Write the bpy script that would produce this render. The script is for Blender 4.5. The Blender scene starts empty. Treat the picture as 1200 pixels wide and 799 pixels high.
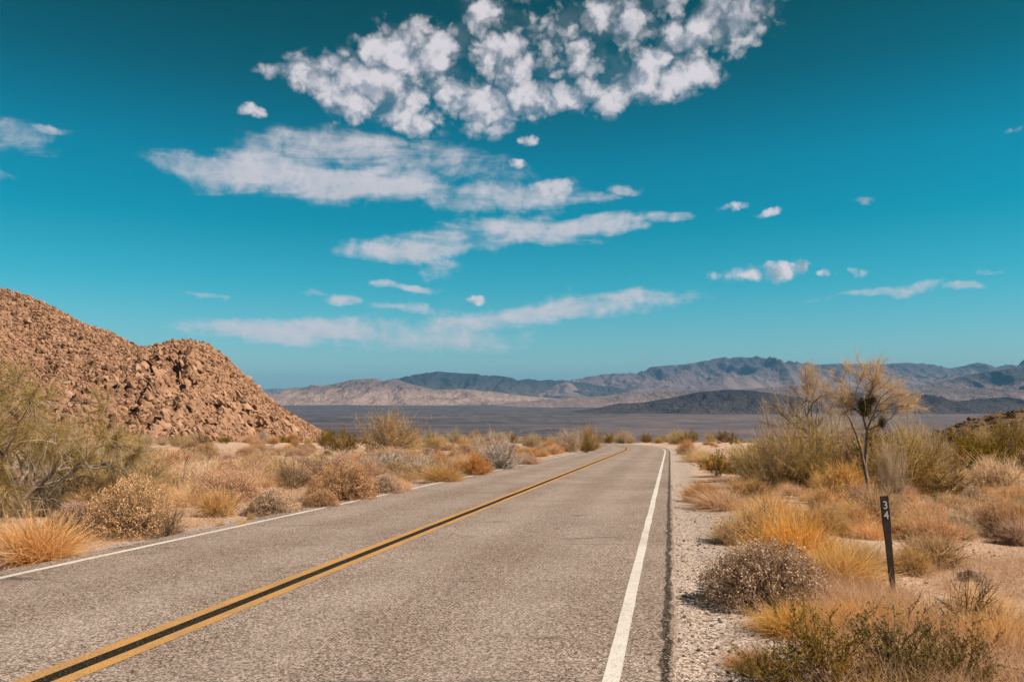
import bpy, math, random
import numpy as np
from mathutils import Vector, Matrix, Euler

# ------------------------------------------------------------------ basics
S = bpy.context.scene
COL = S.collection
R = math.radians
F = 28.0 / 36.0 * 1200.0           # focal length in photograph pixels
HOR = 462.0                        # true horizon row
PITCH = math.atan((HOR - 399.5) / F)
CAMZ = 1.5
SL = 0.0478                        # the road runs gently downhill
SUN_EL, SUN_AZ = R(47), R(104)     # azimuth measured clockwise from +Y

def lin(r, g, b):
    f = lambda c: c / 12.92 if c <= 0.04045 else ((c + 0.055) / 1.055) ** 2.4
    return (f(r / 255), f(g / 255), f(b / 255), 1)

def ray(px, py):
    u = (px - 600) / F; v = (399.5 - py) / F
    c, s = math.cos(PITCH), math.sin(PITCH)
    return np.array((u, c - v * s, s + v * c))

# ------------------------------------------------------------------ noise
def _h(ix, iy, seed):
    n = (ix.astype(np.int64) * 374761393 + iy.astype(np.int64) * 668265263 + seed * 144665) & 0xFFFFFFFF
    n = ((n ^ (n >> 13)) * 1274126177) & 0xFFFFFFFF
    n = (n ^ (n >> 16)) & 0xFFFFFFFF
    return n / 4294967295.0
def vnoise(x, y, seed=0):
    x = np.asarray(x, float); y = np.asarray(y, float)
    ix = np.floor(x); iy = np.floor(y); fx = x - ix; fy = y - iy
    fx = fx * fx * fx * (fx * (fx * 6 - 15) + 10); fy = fy * fy * fy * (fy * (fy * 6 - 15) + 10)
    a = _h(ix, iy, seed); b = _h(ix + 1, iy, seed); c = _h(ix, iy + 1, seed); d = _h(ix + 1, iy + 1, seed)
    return (a * (1 - fx) + b * fx) * (1 - fy) + (c * (1 - fx) + d * fx) * fy
def fbm(x, y, seed=0, o=5, g=0.5):
    s = 0; a = 1; t = 0
    for i in range(o):
        s = s + a * vnoise(x * 2 ** i + 17.3 * i, y * 2 ** i - 9.1 * i, seed + i); t += a; a *= g
    return s / t
def ridged(x, y, seed=0, o=5, g=0.55):
    s = 0; a = 1; t = 0
    for i in range(o):
        s = s + a * (1 - np.abs(2 * vnoise(x * 2 ** i + 5.3 * i, y * 2 ** i + 3.7 * i, seed + i) - 1)); t += a; a *= g
    return s / t
def sstep(a, b, x):
    t = np.clip((np.asarray(x, float) - a) / (b - a), 0, 1); return t * t * (3 - 2 * t)

# ------------------------------------------------------------------ the lie of the land
_py = np.concatenate([np.arange(-4000, -400, 20.), np.arange(-400, 400, 1.), np.arange(400, 6000, 20.)])
_sl = np.where(_py < 0, SL * sstep(-500, -60, _py),
      SL + (0.082 - SL) * sstep(84, 200, _py))
_sl = _sl * (1 - sstep(1500, 2700, _py))
_pz = -np.concatenate([[0], np.cumsum((_sl[1:] + _sl[:-1]) / 2 * np.diff(_py))])
_pz -= np.interp(0, _py, _pz)
VALLEY = float(_pz[-1])

# road centre line (double yellow), straight and then bending away to the left
HEAD = math.atan(0.1972)
def _road():
    x, y, h = -3.75 - 0.1972 * 90, -90.0, HEAD
    P = []; ds = 0.5
    for i in range(900):
        P.append((x, y, h))
        k = 0.0
        if y > 58: k = min(1.0, (y - 58) / 16) / 160.0
        if h < -0.9: k = 0
        h -= k * ds
        x += math.sin(h) * ds; y += math.cos(h) * ds
    return np.array(P)
ROAD = _road()
def road_u(x, y):
    xc = np.interp(y, ROAD[:, 1], ROAD[:, 0]); h = np.interp(y, ROAD[:, 1], ROAD[:, 2])
    return (x - xc) * np.cos(h)
U_R, U_L = 3.31, -3.03             # white edge lines
E_R, E_L = 3.69, -3.36             # edges of the tarmac

def zg(x, y):
    x = np.asarray(x, float); y = np.asarray(y, float)
    z = np.interp(y, _py, _pz)
    u = road_u(x, y); r = np.hypot(x, y)
    out = np.where(u > 0, u - E_R, E_L - u)
    m = sstep(0.25, 2.2, out); m2 = sstep(3, 14, out)
    near = 1 - sstep(200, 600, r)
    z = z + near * (m * (fbm(x * .45, y * .45, 3) - .5) * .22 + m2 * (fbm(x * .06, y * .06, 8, 3) - .5) * .7)
    z = z + sstep(1500, 4000, r) * (fbm(x * .0008, y * .0008, 21, 4) - .5) * 26
    z = z - sstep(0.02, 0.35, out) * 0.03 * near
    return z

_T = np.geomspace(2.0, 400.0, 520)
def at(px, py):
    """where the line of sight through a photograph pixel meets the ground"""
    d = ray(px, py); lo, hi = _T[-2], _T[-1]
    g = CAMZ + d[2] * _T < zg(d[0] * _T, d[1] * _T)
    if g.any():
        i = max(int(np.argmax(g)), 1); lo, hi = _T[i - 1], _T[i]
    t = np.linspace(lo, hi, 60)
    g = CAMZ + d[2] * t < zg(d[0] * t, d[1] * t)
    b = t[int(np.argmax(g))] if g.any() else hi
    x, y = d[0] * b, d[1] * b
    return np.array((x, y, float(zg(x, y)))), b

# ------------------------------------------------------------------ materials
def new_mat(name):
    m = bpy.data.materials.new(name); m.use_nodes = True
    nt = m.node_tree; nt.nodes.clear()
    return m, nt
ALB = .79                          # overall darkness of mineral surfaces
class N:
    """tiny node helper"""
    def __init__(s, nt): s.nt = nt
    def n(s, t, **k):
        nd = s.nt.nodes.new(t)
        for a, v in k.items():
            if a == 'i':
                for q, w in v.items():
                    if hasattr(w, 'is_output'): s.nt.links.new(w, nd.inputs[q])
                    else: nd.inputs[q].default_value = w
            else: setattr(nd, a, v)
        return nd
    def math(s, op, a, b=0.0, c=None, clamp=False):
        d = {0: a, 1: b}
        if c is not None: d[2] = c
        return s.n('ShaderNodeMath', operation=op, use_clamp=clamp, i=d).outputs[0]
    def mix(s, f, a, b, blend='MIX'):
        m = s.n('ShaderNodeMix', data_type='RGBA', blend_type=blend)
        for q, w in ((0, f), (6, a), (7, b)):
            if hasattr(w, 'is_output'): s.nt.links.new(w, m.inputs[q])
            else: m.inputs[q].default_value = w
        return m.outputs[2]
    def ramp(s, f, stops, interp='LINEAR'):
        r = s.n('ShaderNodeValToRGB'); cr = r.color_ramp; cr.interpolation = interp
        while len(cr.elements) > 1: cr.elements.remove(cr.elements[-1])
        cr.elements[0].position = stops[0][0]; cr.elements[0].color = tuple(stops[0][1]) + ((1,) if len(stops[0][1]) == 3 else ())
        for p, c in stops[1:]:
            e = cr.elements.new(p); e.color = tuple(c) + ((1,) if len(c) == 3 else ())
        s.nt.links.new(f, r.inputs[0]); return r.outputs[0]
    def noise(s, vec, scale, detail=4, rough=.55, dist=0.0):
        return s.n('ShaderNodeTexNoise', i={'Vector': vec, 'Scale': scale, 'Detail': detail, 'Roughness': rough, 'Distortion': dist}).outputs[0]
    def voro(s, vec, scale, out='Color', feature='F1'):
        return s.n('ShaderNodeTexVoronoi', feature=feature, i={'Vector': vec, 'Scale': scale}).outputs[out]
    def obj(s): return s.n('ShaderNodeTexCoord').outputs['Object']
    def sm(s, v, a, b):
        return s.n('ShaderNodeMapRange', interpolation_type='SMOOTHSTEP', i={0: v, 1: a, 2: b, 3: 0., 4: 1.}).outputs[0]
    def bump(s, h, st, dist=0.02):
        return s.n('ShaderNodeBump', i={'Height': h, 'Strength': st, 'Distance': dist}).outputs[0]
    def out(s, col, rough=.9, normal=None, spec=.2):
        col = s.mix(1., col, (ALB, ALB, ALB, 1), 'MULTIPLY')
        p = s.n('ShaderNodeBsdfPrincipled', i={'Base Color': col, 'Roughness': rough, 'Specular IOR Level': spec})
        if normal is not None: s.nt.links.new(normal, p.inputs['Normal'])
        o = s.n('ShaderNodeOutputMaterial'); s.nt.links.new(p.outputs[0], o.inputs[0]); return p

def plant_mat(name, cols, trans=.35, var=.35):
    """thin leaves, blades or twigs: a spread of colours from piece to piece and plant to plant"""
    m, nt = new_mat(name); k = N(nt)
    rnd = k.n('ShaderNodeNewGeometry').outputs['Random Per Island']
    orr = k.n('ShaderNodeObjectInfo').outputs['Random']
    c = k.ramp(rnd, [(i / (len(cols) - 1), tuple(x * .94 for x in q)) for i, q in enumerate(cols)])
    hs = k.n('ShaderNodeHueSaturation', i={'Hue': k.math('MULTIPLY_ADD', orr, .024, .488),
             'Saturation': k.math('MULTIPLY_ADD', k.math('FRACT', k.math('MULTIPLY', orr, 7.3)), .3, .82),
             'Value': k.math('MULTIPLY_ADD', k.math('FRACT', k.math('MULTIPLY', orr, 13.7)), var, 1 - var / 2), 'Color': c}).outputs[0]
    d = k.n('ShaderNodeBsdfDiffuse', i={'Color': hs}).outputs[0]
    if trans > 0:
        t = k.n('ShaderNodeBsdfTranslucent', i={'Color': hs}).outputs[0]
        d = k.n('ShaderNodeMixShader', i={0: trans, 1: d, 2: t}).outputs[0]
    o = k.n('ShaderNodeOutputMaterial'); nt.links.new(d, o.inputs[0])
    return m

M = {}
M['gold'] = plant_mat('golden_grass', [(.56, .29, .075), (.72, .42, .13), (.80, .52, .21), (.76, .47, .20)], .42)
M['straw'] = plant_mat('straw', [(.58, .31, .13), (.72, .42, .20), (.80, .53, .29), (.77, .47, .23)], .42)
M['rust'] = plant_mat('rusty_straw', [(.56, .28, .10), (.70, .39, .16), (.76, .47, .22)], .42)
M['pinkstraw'] = plant_mat('pale_pinkish_straw', [(.60, .37, .20), (.74, .50, .30), (.82, .60, .39)], .35)
M['silver'] = plant_mat('silver_twigs', [(.50, .40, .33), (.68, .57, .50), (.78, .68, .60)], .25)
M['heads'] = plant_mat('dry_flower_heads', [(.48, .27, .14), (.60, .365, .205), (.70, .46, .28), (.75, .52, .34)], .3)
M['paleheads'] = plant_mat('faded_flower_heads', [(.32, .155, .08), (.47, .26, .15), (.60, .37, .24), (.68, .47, .34)], .2)
M['brownleaf'] = plant_mat('brown_leaves', [(.32, .175, .09), (.44, .255, .14), (.54, .335, .20)], .3)
M['olive'] = plant_mat('olive_leaves', [(.16, .095, .014), (.25, .155, .026), (.35, .225, .05)], .35)
M['broom'] = plant_mat('olive_straw_filaments', [(.28, .175, .05), (.43, .28, .095), (.58, .40, .165), (.68, .49, .26)], .4)
M['paleb'] = plant_mat('pale_straw_filaments', [(.52, .36, .20), (.66, .48, .29), (.74, .57, .38)], .4)
M['treecrown'] = plant_mat('golden_olive_filaments', [(.22, .135, .035), (.36, .235, .07), (.50, .335, .13), (.60, .42, .22)], .35)
M['mistletoe'] = plant_mat('dark_mistletoe', [(.07, .05, .014), (.12, .09, .022), (.19, .14, .04)], .2)
M['stem'] = plant_mat('dark_stems', [(.10, .06, .035), (.19, .12, .072), (.29, .19, .12)], 0)
M['greystem'] = plant_mat('grey_dry_stems', [(.20, .15, .11), (.32, .25, .19), (.42, .34, .27)], 0)

def bark_mat(name, c1, c2):
    m, nt = new_mat(name); k = N(nt); co = k.obj()
    n = k.noise(co, 14, 5); c = k.mix(k.sm(n, .3, .7), c1 + (1,), c2 + (1,))
    k.out(c, .9, k.bump(n, .6, .01)); return m
M['bark'] = bark_mat('pale_grey_bark', (.16, .11, .075), (.42, .33, .25))
M['midbark'] = bark_mat('brown_grey_bark', (.12, .08, .055), (.32, .24, .18))
M['darkbark'] = bark_mat('dark_bark', (.07, .045, .03), (.20, .14, .10))

def rock_mat(name, cols, scale=.35, spec=.15):
    m, nt = new_mat(name); k = N(nt); co = k.obj()
    rnd = k.n('ShaderNodeNewGeometry').outputs['Random Per Island']
    a = k.noise(co, scale, 5, .6); b = k.noise(co, scale * 9, 4, .65)
    f = k.math('ADD', k.math('MULTIPLY', a, .55), k.math('MULTIPLY', b, .35))
    f = k.math('ADD', f, k.math('MULTIPLY_ADD', rnd, .4, -.17), clamp=True)
    c = k.ramp(f, cols)
    k.out(c, .92, k.bump(b, .9, .25), spec); return m
M['granite'] = rock_mat('weathered_granite', [(.14, (.085, .045, .028)), (.36, (.255, .135, .078)), (.60, (.44, .25, .155)), (.9, (.60, .40, .28))])
M['hillsoil'] = rock_mat('rocky_slope', [(.25, (.17, .09, .05)), (.45, (.32, .175, .10)), (.7, (.45, .27, .17))], .5)
M['darkrock'] = rock_mat('dark_outcrop_rock', [(.2, (.10, .06, .035)), (.5, (.20, .12, .07)), (.85, (.34, .22, .14))], .8)
M['pebble'] = rock_mat('loose_pebbles', [(.12, (.24, .165, .12)), (.40, (.46, .345, .265)), (.75, (.66, .53, .44))], 6)

def asphalt():
    m, nt = new_mat('chip_seal_asphalt'); k = N(nt); co = k.obj()
    u = k.n('ShaderNodeAttribute', attribute_name='u').outputs['Fac']
    cell = k.voro(co, 74.0)
    cr = k.n('ShaderNodeSeparateColor', i={0: cell}).outputs[0]
    c2 = k.n('ShaderNodeSeparateColor', i={0: k.voro(co, 150.0)}).outputs[1]
    g = k.math('ADD', k.math('MULTIPLY', cr, .68), k.math('MULTIPLY', c2, .32))
    col = k.ramp(g, [(.14, (.055, .038, .028)), (.34, (.21, .152, .12)), (.56, (.345, .265, .22)), (.76, (.50, .405, .345)), (.92, (.70, .585, .505))])
    big = k.noise(co, .55, 5, .6, .4)
    col = k.mix(k.sm(big, .32, .68), k.mix(1., col, (.78, .75, .72, 1), 'MULTIPLY'), col)
    pt = k.noise(k.n('ShaderNodeMapping', i={'Vector': co, 'Rotation': (0, 0, HEAD), 'Scale': (.5, .16, 1.)}).outputs[0], 1.0, 5, .6)
    col = k.mix(k.math('MULTIPLY', k.sm(pt, .55, .72), .35), col, k.mix(1., col, (.66, .62, .58, 1), 'MULTIPLY'))
    oil = k.math('MULTIPLY', k.sm(k.math('ABSOLUTE', k.math('SUBTRACT', k.math('ABSOLUTE', u), 1.68)), .55, .05), k.sm(big, .30, .7))
    col = k.mix(k.math('MULTIPLY', oil, .28), col, k.mix(1., col, (.62, .58, .54, 1), 'MULTIPLY'))
    # polished wheel tracks, a little paler
    for c in (-2.3, -.85, .95, 2.45):
        w = k.sm(k.math('ABSOLUTE', k.math('SUBTRACT', u, c)), .5, .1)
        col = k.mix(k.math('MULTIPLY', w, .10), col, (.55, .47, .41, 1))
    # tar between the two yellow lines and along the ragged right seam
    w = k.sm(k.math('ABSOLUTE', u), .085, .072)
    sp = k.sm(k.noise(co, 80, 3), .54, .68)
    tar = k.mix(sp, (.016, .012, .007, 1), (.16, .12, .07, 1))
    col = k.mix(w, col, tar)
    wob = k.math('MULTIPLY_ADD', k.noise(co, 3.0, 4), .12, -.06)
    e = k.math('ABSOLUTE', k.math('SUBTRACT', k.math('ADD', u, wob), E_R - .05))
    se = k.math('MULTIPLY', k.sm(e, .042, .018), k.sm(k.noise(co, 60, 3), .36, .50))
    col = k.mix(k.math('MULTIPLY', se, .97), col, (.020, .015, .009, 1))
    # fine transverse cracks
    st = k.n('ShaderNodeMapping', i={'Vector': co, 'Rotation': (0, 0, HEAD), 'Scale': (.12, 1., 1.)}).outputs[0]
    cv = k.voro(st, .55, 'Distance', 'DISTANCE_TO_EDGE')
    ck = k.math('MULTIPLY', k.sm(cv, .012, .003), k.sm(k.noise(co, .8, 3), .5, .62))
    col = k.mix(k.math('MULTIPLY', ck, .6), col, (.05, .038, .03, 1))
    k.out(col, .92, k.bump(g, .55, .012), .10); return m
M['asphalt'] = asphalt()

def paint(name, c, under, wear):
    m, nt = new_mat(name); k = N(nt); co = k.obj()
    n = k.noise(co, 95, 3, .6); n2 = k.noise(co, 1.3, 4)
    f = k.sm(k.math('ADD', n, k.math('MULTIPLY_ADD', n2, .3, -.15)), .60 - wear, .70 - wear)
    sh = k.mix(k.noise(co, 9, 4), tuple(x * .72 for x in c) + (1,), tuple(min(1, x * 1.12) for x in c) + (1,))
    k.out(k.mix(f, sh, under + (1,)), .75, k.bump(n, .35, .008), .25); return m
M['yellow'] = paint('yellow_road_paint', (.60, .31, .085), (.26, .175, .105), .11)
M['white'] = paint('white_road_paint', (.76, .70, .63), (.34, .26, .21), .07)

def ground_mat():
    m, nt = new_mat('desert_floor'); k = N(nt); co = k.obj()
    A = lambda n: k.n('ShaderNodeAttribute', attribute_name=n).outputs['Fac']
    sh, far = A('shoulder'), A('valley')
    n1 = k.noise(co, .35, 5, .6); n2 = k.noise(co, 3.2, 5, .65); n3 = k.noise(co, 38, 3, .7)
    sand = k.mix(k.sm(n1, .3, .7), (.52, .345, .235, 1), (.66, .475, .35, 1))
    sand = k.mix(k.math('MULTIPLY', k.sm(n2, .5, .8), .5), sand, (.42, .26, .165, 1))
    cell = k.n('ShaderNodeSeparateColor', i={0: k.voro(co, 48.0)}).outputs[0]
    speck = k.ramp(cell, [(.08, (.30, .26, .24)), (.3, (.85, .82, .8)), (.7, (1, 1, 1)), (.95, (1.25, 1.25, 1.27))])
    sand = k.mix(.75, sand, speck, 'MULTIPLY')
    c2 = k.n('ShaderNodeSeparateColor', i={0: k.voro(co, 75.0)}).outputs[1]
    g = k.math('ADD', k.math('MULTIPLY', cell, .6), k.math('MULTIPLY', c2, .4))
    grav = k.ramp(g, [(.12, (.07, .05, .036)), (.30, (.28, .205, .16)), (.55, (.45, .35, .29)), (.85, (.72, .60, .52))])
    grav = k.mix(k.math('MULTIPLY', k.sm(n2, .45, .75), .35), grav, (.45, .34, .26, 1))
    f = k.sm(k.math('ADD', sh, k.math('MULTIPLY_ADD', n2, .6, -.3)), .35, .65)
    near = k.mix(f, sand, grav)
    # the valley: creosote flats darkened in colour for cloud shade, and pale sunlit washes
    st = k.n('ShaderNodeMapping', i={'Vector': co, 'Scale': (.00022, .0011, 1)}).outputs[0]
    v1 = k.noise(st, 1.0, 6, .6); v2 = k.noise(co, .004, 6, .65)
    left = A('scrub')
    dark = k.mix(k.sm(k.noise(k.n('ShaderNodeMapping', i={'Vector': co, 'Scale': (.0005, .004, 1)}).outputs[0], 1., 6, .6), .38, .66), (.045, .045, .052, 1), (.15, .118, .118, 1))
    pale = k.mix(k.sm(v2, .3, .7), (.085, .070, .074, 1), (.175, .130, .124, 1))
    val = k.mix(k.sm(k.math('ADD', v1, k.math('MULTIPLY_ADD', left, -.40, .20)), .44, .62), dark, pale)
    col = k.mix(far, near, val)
    h = k.math('ADD', k.math('MULTIPLY', n3, .5), g)
    k.out(col, .95, k.bump(h, .7, .02), .1); return m
M['ground'] = ground_mat()

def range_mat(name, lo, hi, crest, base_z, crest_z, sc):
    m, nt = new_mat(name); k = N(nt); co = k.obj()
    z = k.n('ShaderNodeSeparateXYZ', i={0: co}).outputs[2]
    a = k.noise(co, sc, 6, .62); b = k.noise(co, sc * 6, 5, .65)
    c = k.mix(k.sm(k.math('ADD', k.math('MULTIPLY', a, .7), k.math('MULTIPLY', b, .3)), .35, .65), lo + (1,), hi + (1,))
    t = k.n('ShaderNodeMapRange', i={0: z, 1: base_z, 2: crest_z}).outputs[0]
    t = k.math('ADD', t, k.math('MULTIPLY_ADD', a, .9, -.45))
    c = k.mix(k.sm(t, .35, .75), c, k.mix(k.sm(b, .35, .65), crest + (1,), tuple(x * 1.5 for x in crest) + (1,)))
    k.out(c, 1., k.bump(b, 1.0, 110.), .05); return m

# ------------------------------------------------------------------ mesh building
class MB:
    def __init__(s): s.V = []; s.Fc = []; s.n = 0
    def add(s, v, f, mi=0):
        v = np.asarray(v, np.float32).reshape(-1, 3); f = np.asarray(f, np.int32)
        s.V.append(v); s.Fc.append((f + s.n, mi)); s.n += len(v)
    def merge(s, o, mi):
        for v, (f, _) in zip(o.V, o.Fc): pass
        off = s.n
        for v in o.V: s.V.append(v); s.n += len(v)
        for f, _ in o.Fc: s.Fc.append((f + off, mi))
    def mesh(s, name, mats, smooth=False, attrs=None):
        me = bpy.data.meshes.new(name)
        v = np.concatenate(s.V)
        me.vertices.add(len(v)); me.vertices.foreach_set('co', v.ravel())
        loops = np.concatenate([f.ravel() for f, _ in s.Fc])
        tot = np.concatenate([np.full(len(f), f.shape[1], np.int32) for f, _ in s.Fc])
        mi = np.concatenate([np.full(len(f), q, np.int32) for f, q in s.Fc])
        st = np.concatenate([[0], np.cumsum(tot)[:-1]]).astype(np.int32)
        me.loops.add(len(loops)); me.loops.foreach_set('vertex_index', loops.astype(np.int32))
        me.polygons.add(len(tot)); me.polygons.foreach_set('loop_start', st)
        me.polygons.foreach_set('material_index', mi)
        me.polygons.foreach_set('use_smooth', np.full(len(tot), smooth))
        for m in mats: me.materials.append(m)
        for an, av in (attrs or {}).items():
            a = me.attributes.new(an, 'FLOAT', 'POINT'); a.data.foreach_set('value', np.asarray(av, np.float32))
        me.update(calc_edges=True)
        return me

def link(name, me, parent=None, **props):
    o = bpy.data.objects.new(name, me); COL.objects.link(o)
    if parent: o.parent = parent
    for k, v in props.items(): o[k] = v
    return o
def tag(o, label, cat, group=None, kind=None):
    o['label'] = label; o['category'] = cat
    if group: o['group'] = group
    if kind: o['kind'] = kind
    return o

def unit(v): return v / np.maximum(np.linalg.norm(v, axis=-1, keepdims=True), 1e-9)
def ribbons(mb, P, D, L, W, rng, nseg=2, droop=0.0, curl=.25, mi=0, taper=.75):
    """thin curved strips: grass blades, twigs, filaments"""
    P = np.asarray(P, float); n = len(P); D = unit(np.asarray(D, float))
    L = np.broadcast_to(L, n).astype(float); W = np.broadcast_to(W, n).astype(float)
    C = rng.normal(size=(n, 3)) * curl; C[:, 2] -= droop
    side = unit(np.cross(D, rng.normal(size=(n, 3))))
    V = np.zeros((n, nseg + 1, 2, 3))
    for j in range(nseg + 1):
        t = j / nseg
        p = P + (D * t + C * t * t) * L[:, None]
        w = (W * (1 - taper * t) * .5)[:, None]
        V[:, j, 0] = p - side * w; V[:, j, 1] = p + side * w
    b = (np.arange(n) * (nseg + 1) * 2)[:, None]
    Fs = []
    for j in range(nseg):
        q = np.array([2 * j, 2 * j + 1, 2 * j + 3, 2 * j + 2])
        Fs.append(b + q)
    f = np.concatenate([x[:, None] for x in Fs], 1).reshape(-1, 4)
    mb.add(V, f, mi)
    return P + (D + C) * L[:, None], unit(D + 2 * C), (P, D, C, L)
def onrib(st, t, idx):
    P, D, C, L = st; t = np.asarray(t)[:, None]
    return P[idx] + (D[idx] * t + C[idx] * t * t) * L[idx][:, None], unit(D[idx] + 2 * C[idx] * t)
def specks(mb, P, size, rng, mi=0, asp=.6, up=0.0):
    """small leaf or flower faces"""
    n = len(P); a = unit(rng.normal(size=(n, 3)) + np.array((0, 0, up))); b = unit(np.cross(a, rng.normal(size=(n, 3))))
    s = np.broadcast_to(size, n)[:, None]
    V = np.stack([P - a * s * .5, P + b * s * asp * .5, P + a * s * .5, P - b * s * asp * .5], 1)
    f = (np.arange(n) * 4)[:, None] + np.arange(4)
    mb.add(V, f, mi)
def tube(mb, pts, r, sides=6, mi=0):
    pts = np.asarray(pts, float); n = len(pts); r = np.broadcast_to(r, n)
    t = unit(np.gradient(pts, axis=0))
    ref = np.array((.3, .9, .2)); a = unit(np.cross(t, ref)); b = np.cross(t, a)
    th = np.linspace(0, 2 * np.pi, sides, endpoint=False)
    V = pts[:, None] + (a[:, None] * np.cos(th)[None, :, None] + b[:, None] * np.sin(th)[None, :, None]) * r[:, None, None]
    i, j = np.meshgrid(np.arange(n - 1), np.arange(sides), indexing='ij'); j2 = (j + 1) % sides
    f = np.stack([i * sides + j, i * sides + j2, (i + 1) * sides + j2, (i + 1) * sides + j], -1).reshape(-1, 4)
    mb.add(V, f, mi)
    mb.add(np.vstack([V[0], V[-1]]), np.vstack([np.arange(sides)[::-1], sides + np.arange(sides)]), mi)

def hemi(rng, n, lo=0.0, hi=1.0):
    """directions over a dome; z from lo to hi"""
    z = rng.uniform(lo, hi, n); a = rng.uniform(0, 2 * np.pi, n); s = np.sqrt(1 - z * z)
    return np.stack([s * np.cos(a), s * np.sin(a), z], 1)
def lumps(rng, k=7):
    c = hemi(rng, k, 0, 1); w = rng.uniform(-.28, .18, k)
    def f(d): return 1 + sum(w[i] * np.exp(-((1 - d @ c[i]) / .18)) for i in range(k))
    return f

# each kind: returns (foliage MB, stems MB); unit size about 1 wide and 0.5 high
def k_grass(rng, n=2600, w=.0055, up=.55):
    fo, stm = MB(), MB(); lf = lumps(rng)
    d = hemi(rng, n, .12, 1); d[:, 2] += up * rng.uniform(0, 1, n); d = unit(d)
    base = rng.normal(size=(n, 3)) * .085; base[:, 2] = rng.uniform(-.02, .03, n)
    L = .5 * lf(d) * rng.uniform(.55, 1.05, n)
    ribbons(fo, base, d, L, w * rng.uniform(.6, 1.3, n), rng, 3, .18, .16)
    m = 120; d = hemi(rng, m, .1, 1); b = rng.normal(size=(m, 3)) * .06; b[:, 2] = 0
    ribbons(stm, b, d, .28 * rng.uniform(.5, 1, m), .008, rng, 2, .0, .2)
    return fo, stm
def k_mound(rng, heads=9500, hs=.0125):
    fo, stm = MB(), MB(); lf = lumps(rng, 9)
    n = 420; d = hemi(rng, n, .03, 1); b = rng.normal(size=(n, 3)) * .05; b[:, 2] = 0
    L = .46 * lf(d) * rng.uniform(.75, 1, n)
    tip, td, st = ribbons(stm, b, d, L, .009, rng, 3, .0, .10)
    idx = rng.integers(0, n, 1500); p, q = onrib(st, rng.uniform(.45, .95, 1500), idx)
    ribbons(stm, p, unit(q + rng.normal(size=(1500, 3)) * .6), rng.uniform(.05, .14, 1500), .0045, rng, 2, 0, .2)
    # heads gather in clumps on the dome
    cl = 520; dc = hemi(rng, cl, .05, 1); rc = lf(dc) * rng.uniform(.88, 1.03, cl)
    i = rng.integers(0, cl, heads)
    p = dc[i] * (.5 * rc[i])[:, None] + rng.normal(size=(heads, 3)) * .019
    p[:, 2] = np.maximum(p[:, 2], .01)
    specks(fo, p, hs * rng.uniform(.6, 1.4, heads), rng, 0, .8)
    m = 4200; d = hemi(rng, m, .0, 1); p = d * (.5 * lf(d) * rng.uniform(.6, .98, m))[:, None]
    ribbons(fo, p, unit(d + rng.normal(size=(m, 3)) * .7), rng.uniform(.02, .06, m), .005, rng, 1, 0, .2, mi=1)
    return fo, stm
def k_straw(rng, n=4600, w=.0044):
    """dry shrub: dark woody foot, a haze of straw twigs above"""
    fo, stm = MB(), MB(); lf = lumps(rng, 8)
    m = 130; d = hemi(rng, m, .22, 1); b = rng.normal(size=(m, 3)) * .04; b[:, 2] = 0
    L = .40 * lf(d) * rng.uniform(.6, 1.0, m)
    tip, td, st = ribbons(stm, b, d, L, .012, rng, 3, -.05, .15)
    idx = rng.integers(0, m, 700); p, q = onrib(st, rng.uniform(.25, .9, 700), idx)
    t2, d2, s2 = ribbons(stm, p, unit(q + rng.normal(size=(700, 3)) * .45), rng.uniform(.08, .2, 700), .006, rng, 2, -.1, .2)
    idx = rng.integers(0, 700, n); p, q = onrib(s2, rng.uniform(.1, 1, n), idx)
    ribbons(fo, p, unit(q + rng.normal(size=(n, 3)) * .5 + np.array((0, 0, .25))), rng.uniform(.05, .17, n), w, rng, 2, .02, .25)
    return fo, stm
def k_creosote(rng, leaves=7500):
    fo, stm = MB(), MB()
    m = 46; d = hemi(rng, m, .45, 1); b = rng.normal(size=(m, 3)) * .05; b[:, 2] = 0
    L = .56 * rng.uniform(.65, 1.0, m)
    tip, td, st = ribbons(stm, b, d, L, .010, rng, 4, .02, .14)
    k = 520; idx = rng.integers(0, m, k); p, q = onrib(st, rng.uniform(.35, 1, k), idx)
    t2, d2, s2 = ribbons(stm, p, unit(q + rng.normal(size=(k, 3)) * .5), rng.uniform(.06, .17, k), .005, rng, 2, -.05, .2)
    idx = rng.integers(0, k, leaves); p, q = onrib(s2, rng.uniform(.15, 1.05, leaves) , idx)
    p = p + rng.normal(size=p.shape) * .007
    specks(fo, p, .019 * rng.uniform(.6, 1.3, leaves), rng, 0, .55, .5)
    return fo, stm
def k_twig(rng, m=46, k=260, kk=700):
    fo, stm = MB(), MB()
    d = hemi(rng, m, .2, 1); b = rng.normal(size=(m, 3)) * .03; b[:, 2] = 0
    tip, td, st = ribbons(stm, b, d, .46 * rng.uniform(.6, 1.05, m), .013, rng, 4, -.05, .2)
    idx = rng.integers(0, m, k); p, q = onrib(st, rng.uniform(.3, .95, k), idx)
    t2, d2, s2 = ribbons(stm, p, unit(q + rng.normal(size=(k, 3)) * .5), rng.uniform(.08, .22, k), .007, rng, 2, -.05, .2)
    idx = rng.integers(0, k, kk); p, q = onrib(s2, rng.uniform(.2, 1, kk), idx)
    ribbons(fo, p, unit(q + rng.normal(size=(kk, 3)) * .6), rng.uniform(.04, .12, kk), .004, rng, 2, 0, .2)
    return fo, stm
def k_silver(rng): return k_twig(rng, 90, 700, 2200)
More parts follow.
